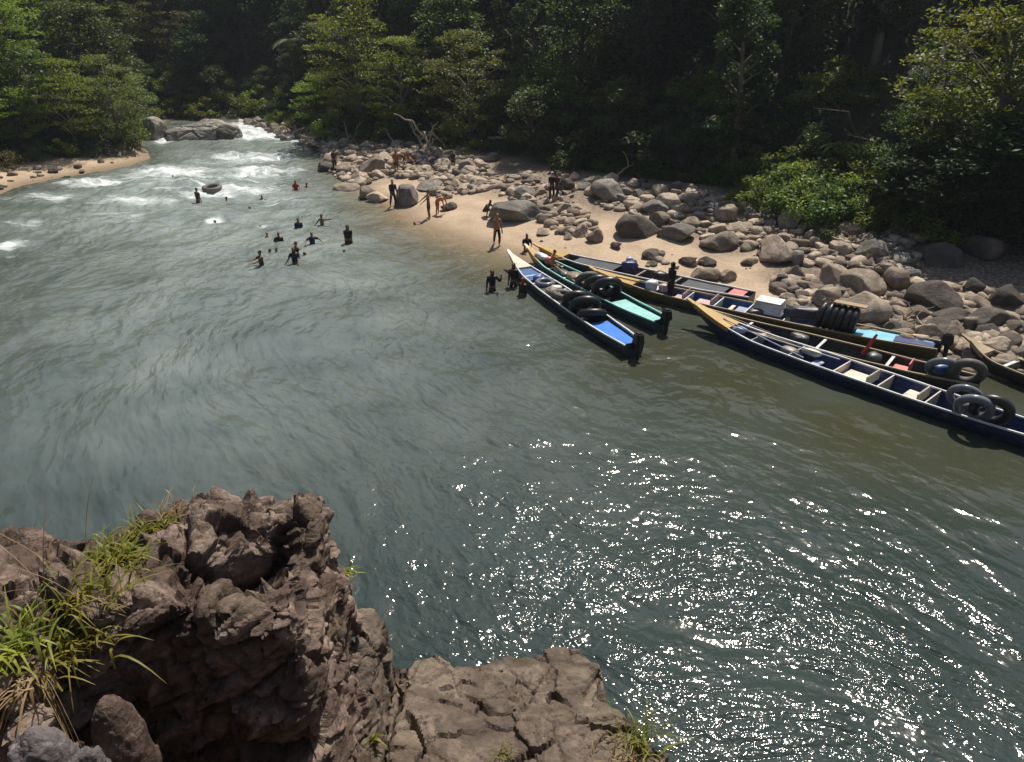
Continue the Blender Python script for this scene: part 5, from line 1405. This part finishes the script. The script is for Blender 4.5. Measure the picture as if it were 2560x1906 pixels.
    obj('body', skin_mesh('body', nodes, edges), SK[skin], root)
    S = lambda c: c * k
    if top:
        nd = [(S(pel + sp * .02), (.165 * k, .14 * k)), (S(waist), (.155 * k, .13 * k)), (S(chest), (.172 * k, .14 * k)), (S(neckb), (.095 * k, .09 * k))]; ed = [(0, 1), (1, 2), (2, 3)]
        for sg in (-1, 1):
            sh, el, wr = A_[sg]; n = len(nd); nd += [(S(sh), .080 * k), (S(sh.lerp(el, .75 if sleeves else .3)), .070 * k)]; ed += [(3, n), (n, n + 1)]
            if sleeves == 'long': nd += [(S(el), .052 * k), (S(wr), .038 * k)]; ed += [(n + 1, n + 2), (n + 2, n + 3)]
        obj('shirt', skin_mesh('shirt', nd, ed), CL[top], root)
    if bottom:
        nd = [(S(pel + sp * .06), (.136 * k, .112 * k)), (S(pel), (.14 * k, .116 * k))]; ed = [(0, 1)]
        for sg in (-1, 1):
            hip, kn, an = Lg[sg]; n = len(nd); nd += [(S(hip), .108 * k), (S(hip.lerp(kn, .85)), .076 * k)]; ed += [(1, n), (n, n + 1)]
            if bottom in ('black', 'navy', 'teal'): nd += [(S(kn), .07 * k), (S(an + (kn - an) * .15), .055 * k)]; ed += [(n + 1, n + 2), (n + 2, n + 3)]
        obj('trousers' if bottom in ('black', 'navy', 'teal') else 'shorts', skin_mesh('shorts', nd, ed), CL[bottom], root)
    if head_cloth:
        nd = [(S(neckb + sp * .0), (.13 * k, .11 * k)), (S(neck - fw * .01), .085 * k), (S(head1 - fw * .03), .092 * k), (S(head2 - fw * .025), .105 * k), (S(crown_ - fw * .01), .075 * k)]
        obj('headscarf', skin_mesh('headscarf', nd, [(0, 1), (1, 2), (2, 3), (3, 4)]), CL[head_cloth], root)
    else:
        nd = [(S(head1 - fw * .045), .055 * k), (S(head2 - fw * .028 + hd * .015), .088 * k), (S(crown_ + hd * .005), .062 * k)]; ed = [(0, 1), (1, 2)]
        if hair == 'long': nd += [(S(neck - fw * .06 - hd * .02), .06 * k), (S(neckb - fw * .10 - sp * .08), .045 * k)]; ed += [(0, 3), (3, 4)]
        obj('hair', skin_mesh('hair', nd, ed), HAIR, root)
    return root
def at_ground(u, v):
    p = G(u, v); return Vector((p[0], p[1], p[2] - .02))
def in_water(u, v, vis, H=1.62, hip=None):
    """waterline pixel; vis = metres of body above the water for an upright figure."""
    p = P(u, v, 0.0); return Vector((p[0], p[1], vis * .9 - H))
W_ = in_water
raised = {-1: ((.5, -.2, .9), (.3, -.2, 1)), 1: ((.15, -.2, -1), (0, -.4, -1))}
out_r = {1: ((1, -.1, .15), (1, -.1, .3)), -1: ((.4, -.3, -.6), (.2, -.6, -.3))}
out_l = {-1: ((.5, -.2, -.9), (.6, -.3, -.7)), 1: ((.2, -.4, -.8), (-.2, -.8, -.3))}
person('bather in a navy shirt with pale collar standing waist deep in the river', W_(747, 569, .62), .2, top='navy', hair='short')
person('bare-chested brown bather holding one arm out to the right', W_(806, 563, .70), -.3, skin='brown', top=None, arms=out_r)
person('small orange-brown bather at the left of the bathing group', W_(668, 592, .42), .4, 1.5, skin='tan')
person('bather in dark clothes right of the small orange-brown one', W_(698, 602, .52), .1, top='black', arms=out_l)
person('bather in a wide dark blue shirt at the top right of the bathing group', W_(781, 609, .68), .5, top='navy', pose='stand', arms=((.8, -.5, -.3), (.2, -1, -.4)))
person('bather bending over the water with a pale towel on the shoulder', W_(788, 632, .62), -.8, top='grey', pose='bend', arms=((.6, -.8, -.2), (.3, -1, -.1)))
person('bather standing behind the teal clad one, looking right', W_(742, 626, .50), -.9, top='brown', arms=out_r)
person('bather in a dark teal shirt reaching an arm down to the left', W_(738, 659, .85), .3, 1.66, top='teal', arms=out_l, head_cloth='black')
person('small dark-haired bather at the rear of the left group with both arms out', W_(692, 630, .38), -.4, 1.5, top='black', arms=((.5, -.3, -.7), (.3, -.8, -.3)))
person('bather with striped top crouching low in the water', W_(676, 632, .36), -.7, 1.5, top='grey', pose='stand')
person('big bather leaning forward, lowest left of the bathing group', W_(655, 664, .78), -1.0, 1.66, skin='brown', top='brown', pose='stand', arms=((.3, -.8, -.5), (0, -1, -.1)))
person('tall person all in black standing upright in the water right of the group', W_(872, 608, 1.02), .1, 1.68, top='black', head_cloth='black', arms=((.04, .05, -1), (.0, -.05, -1)))
person('child in dark clothes right in front of the tall person in black', W_(861, 629, .46), -.6, 1.3, top='black', arms=((.3, -.8, -.4), (0, -1, 0)))
person('brown figure with wet back standing in the white rapids', W_(495, 502, .92), 2.6, 1.6, skin='brown', top='brown', arms=((.03, -.1, -1), (.0, -.3, -1)))
person('swimmer with only the head out, left one of the pair in the foam', W_(432, 441, .22), .5, 1.5, top='navy')
person('swimmer with only the head out, right one of the pair in the foam', W_(455, 441, .26), -.5, 1.5, top='navy')
person('lone small dark swimmer in the rapids right of the brown figure', W_(567, 499, .32), -1.2, 1.5, top='navy')
person('tiny dark swimmer farther right in the rapids', W_(655, 497, .40), .3, 1.5, top='navy')
person('swimmer with only the head showing beside the second tiny one in the rapids', W_(663, 498, .24), .3, 1.4, top='teal')
person('swimmer low in the water at the edge of the smooth patch below the rapids', W_(624, 522, .28), 1.0, 1.5, top='teal')
person('swimmer in a blue cap splashing below the rapids', W_(537, 553, .2), 0, 1.5, top='blue', head_cloth='blue')
person('dark head of a swimmer beside a splash above the bathing group', W_(651, 566, .2), 0, 1.5, top='black')
person('person in a red shirt bending into the water at the stony point', W_(740, 474, .72), .4, 1.6, top='red', pose='stand', arms=((.2, -.8, -.5), (0, -.8, -.6)), bottom='rust')
person('second person in red at the stony point, sitting low in the water', W_(768, 470, .52), -.6, 1.5, top='red', arms=((.4, -.8, -.4), (.2, -.8, -.6)))
person('person in dark clothes standing among the stones of the point', at_ground(838, 428), .6, 1.6, top='brown', bottom='black')
person('brown-clad person with bare legs standing at the driftwood pile', at_ground(992, 435), -.4, 1.62, top='rust', bottom='brown', skin='brown')
person('person in orange bending over at the driftwood pile', at_ground(1012, 420), -1.3, 1.6, top='rust', bottom='brown', pose='bend')
person('person in rust-coloured clothes squatting under the driftwood branches', at_ground(1030, 418), -.6, 1.6, top='orange', bottom='black', pose='crouch')
person('small person in black between the pale layered stone and cube-like boulder', at_ground(1133, 424), .4, 1.3, top='black', bottom='black')
person('person in dark blue standing with legs apart beside the striped boulder', at_ground(984, 520), .5, 1.72, top='navy', bottom='black', pose='walk', sleeves='long')
person('bare-chested bather leaning down at the water edge of the beach', at_ground(1073, 548), -1.2, 1.66, skin='brown', top=None, bottom='brown', pose='stand', arms=((.2, -.7, -.6), (0, -.8, -.6)))
person('person in an ochre top bending over beside the bare-chested bather', at_ground(1094, 535), 1.2, 1.62, skin='tan', top='orange', bottom='rust', pose='bend')
person('person lying back in the shallows at the tip of the sand', W_(1036, 562, .30), 1.4, 1.5, skin='tan', top=None, pose='stand', bottom='black')
person('bare-chested man walking on the wet sand in the middle of the beach', at_ground(1243, 616), .3, 1.70, skin='tan', top=None, bottom='black', pose='walk', arms=((.12, -.15, -1), (.02, -.5, -1)))
person('person in black sitting on the sand at the bows of the boats', at_ground(1316, 627), .2, 1.6, top='black', bottom='black', pose='sit')
person('person in black with a white cap standing in the shade of the trees', at_ground(1379, 502), .3, 1.66, top='black', bottom='black', pose='stand', head_cloth='white')
person('darker companion right of the white-capped person in the shade', at_ground(1393, 500), -.7, 1.6, top='brown', bottom='black', pose='walk')
person('person crouching by the grey layered boulder with a light bag', at_ground(1212, 540), 1.0, 1.6, top='grey', bottom='brown', pose='crouch')
person('person in black standing in the river by the boats, one hand raised', W_(1231, 726, 1.0), .1, 1.66, top='black', head_cloth='black', arms={-1: ((.25, -.1, -1), (.1, -.4, -.9)), 1: ((.55, -.2, -.6), (.1, -.3, .9))}, sleeves='long')
person('person in black standing in the water at the bow of the dark green longboat', W_(1284, 716, 1.1), -.3, 1.7, top='black', head_cloth='black', sleeves='long')
person('person in a maroon headscarf right behind the one in black at the dark green bow', W_(1308, 738, .9), -.8, 1.6, top='black', head_cloth='red', sleeves='long')
pp = D.wp(D.t_at(1678), .15, 0)
person('man in black standing upright in the blue-lined longboat', (pp.x, pp.y, .0), -1.2, 1.74, skin='dark', top='black', bottom='black', arms=((.06, .0, -1), (.02, -.1, -1)), sleeves='long', head_cloth='black')
pp = B.wp(.78, .2, 0)
person('person in peach clothes sitting in the bow half of the teal longboat', (pp.x, pp.y, .22), 1.8, 1.5, skin='tan', top='orange', bottom='brown', pose='row')
# red and dark inner tube float next to the brown figure in the rapids
p = P(530, 472, 0.02)
tube_ring('grey half-sunk inner tube drifting in the rapids beside the brown figure', (p[0], p[1], .06), .50, .16, 'rubber_grey', (0.1, 0, 0))

# ------------------------------------------------------------------ labels: small groups are told apart by their order in the row
def pix(p):
    q = Vector(p) - Vector((0, 0, CAM_H)); dep = q.y * CP - q.z * SP
    return (q.x / dep * FPX + 1280) if dep > 0 else 0
ORD = 'first second third fourth fifth sixth seventh eighth ninth tenth eleventh twelfth thirteenth fourteenth fifteenth sixteenth seventeenth eighteenth nineteenth twentieth'.split()
grp = {}
for o in scene.objects:
    if o.parent is None and 'group' in o and o.get('category') in ('tree', 'shrub', 'rock'): grp.setdefault(o['group'], []).append(o)
for g, L in grp.items():
    L.sort(key=lambda o: pix(o.location))
    if len(L) == 1:
        del L[0]['group']
    elif len(L) <= 20:
        for i, o in enumerate(L):
            o['label'] = ('leftmost' if i == 0 else 'rightmost' if i == len(L) - 1 else ORD[i] + ' from left') + ' of the ' + g

# ------------------------------------------------------------------ air
b = MB(); b.box((0, 0, 38), (2000, 2000, 84))
hz = b.build('haze', None)
hm = bpy.data.materials.new('haze'); hm.use_nodes = True; hn = hm.node_tree; hn.nodes.clear()
ho = hn.nodes.new('ShaderNodeOutputMaterial'); hv = hn.nodes.new('ShaderNodeVolumePrincipled')
hv.inputs['Color'].default_value = (0.80, 0.88, 1.0, 1); hv.inputs['Density'].default_value = 0.00028; hv.inputs['Anisotropy'].default_value = 0.2
hn.links.new(hv.outputs[0], ho.inputs['Volume']); hz.data.materials.append(hm)
tag(hz, kind='stuff')
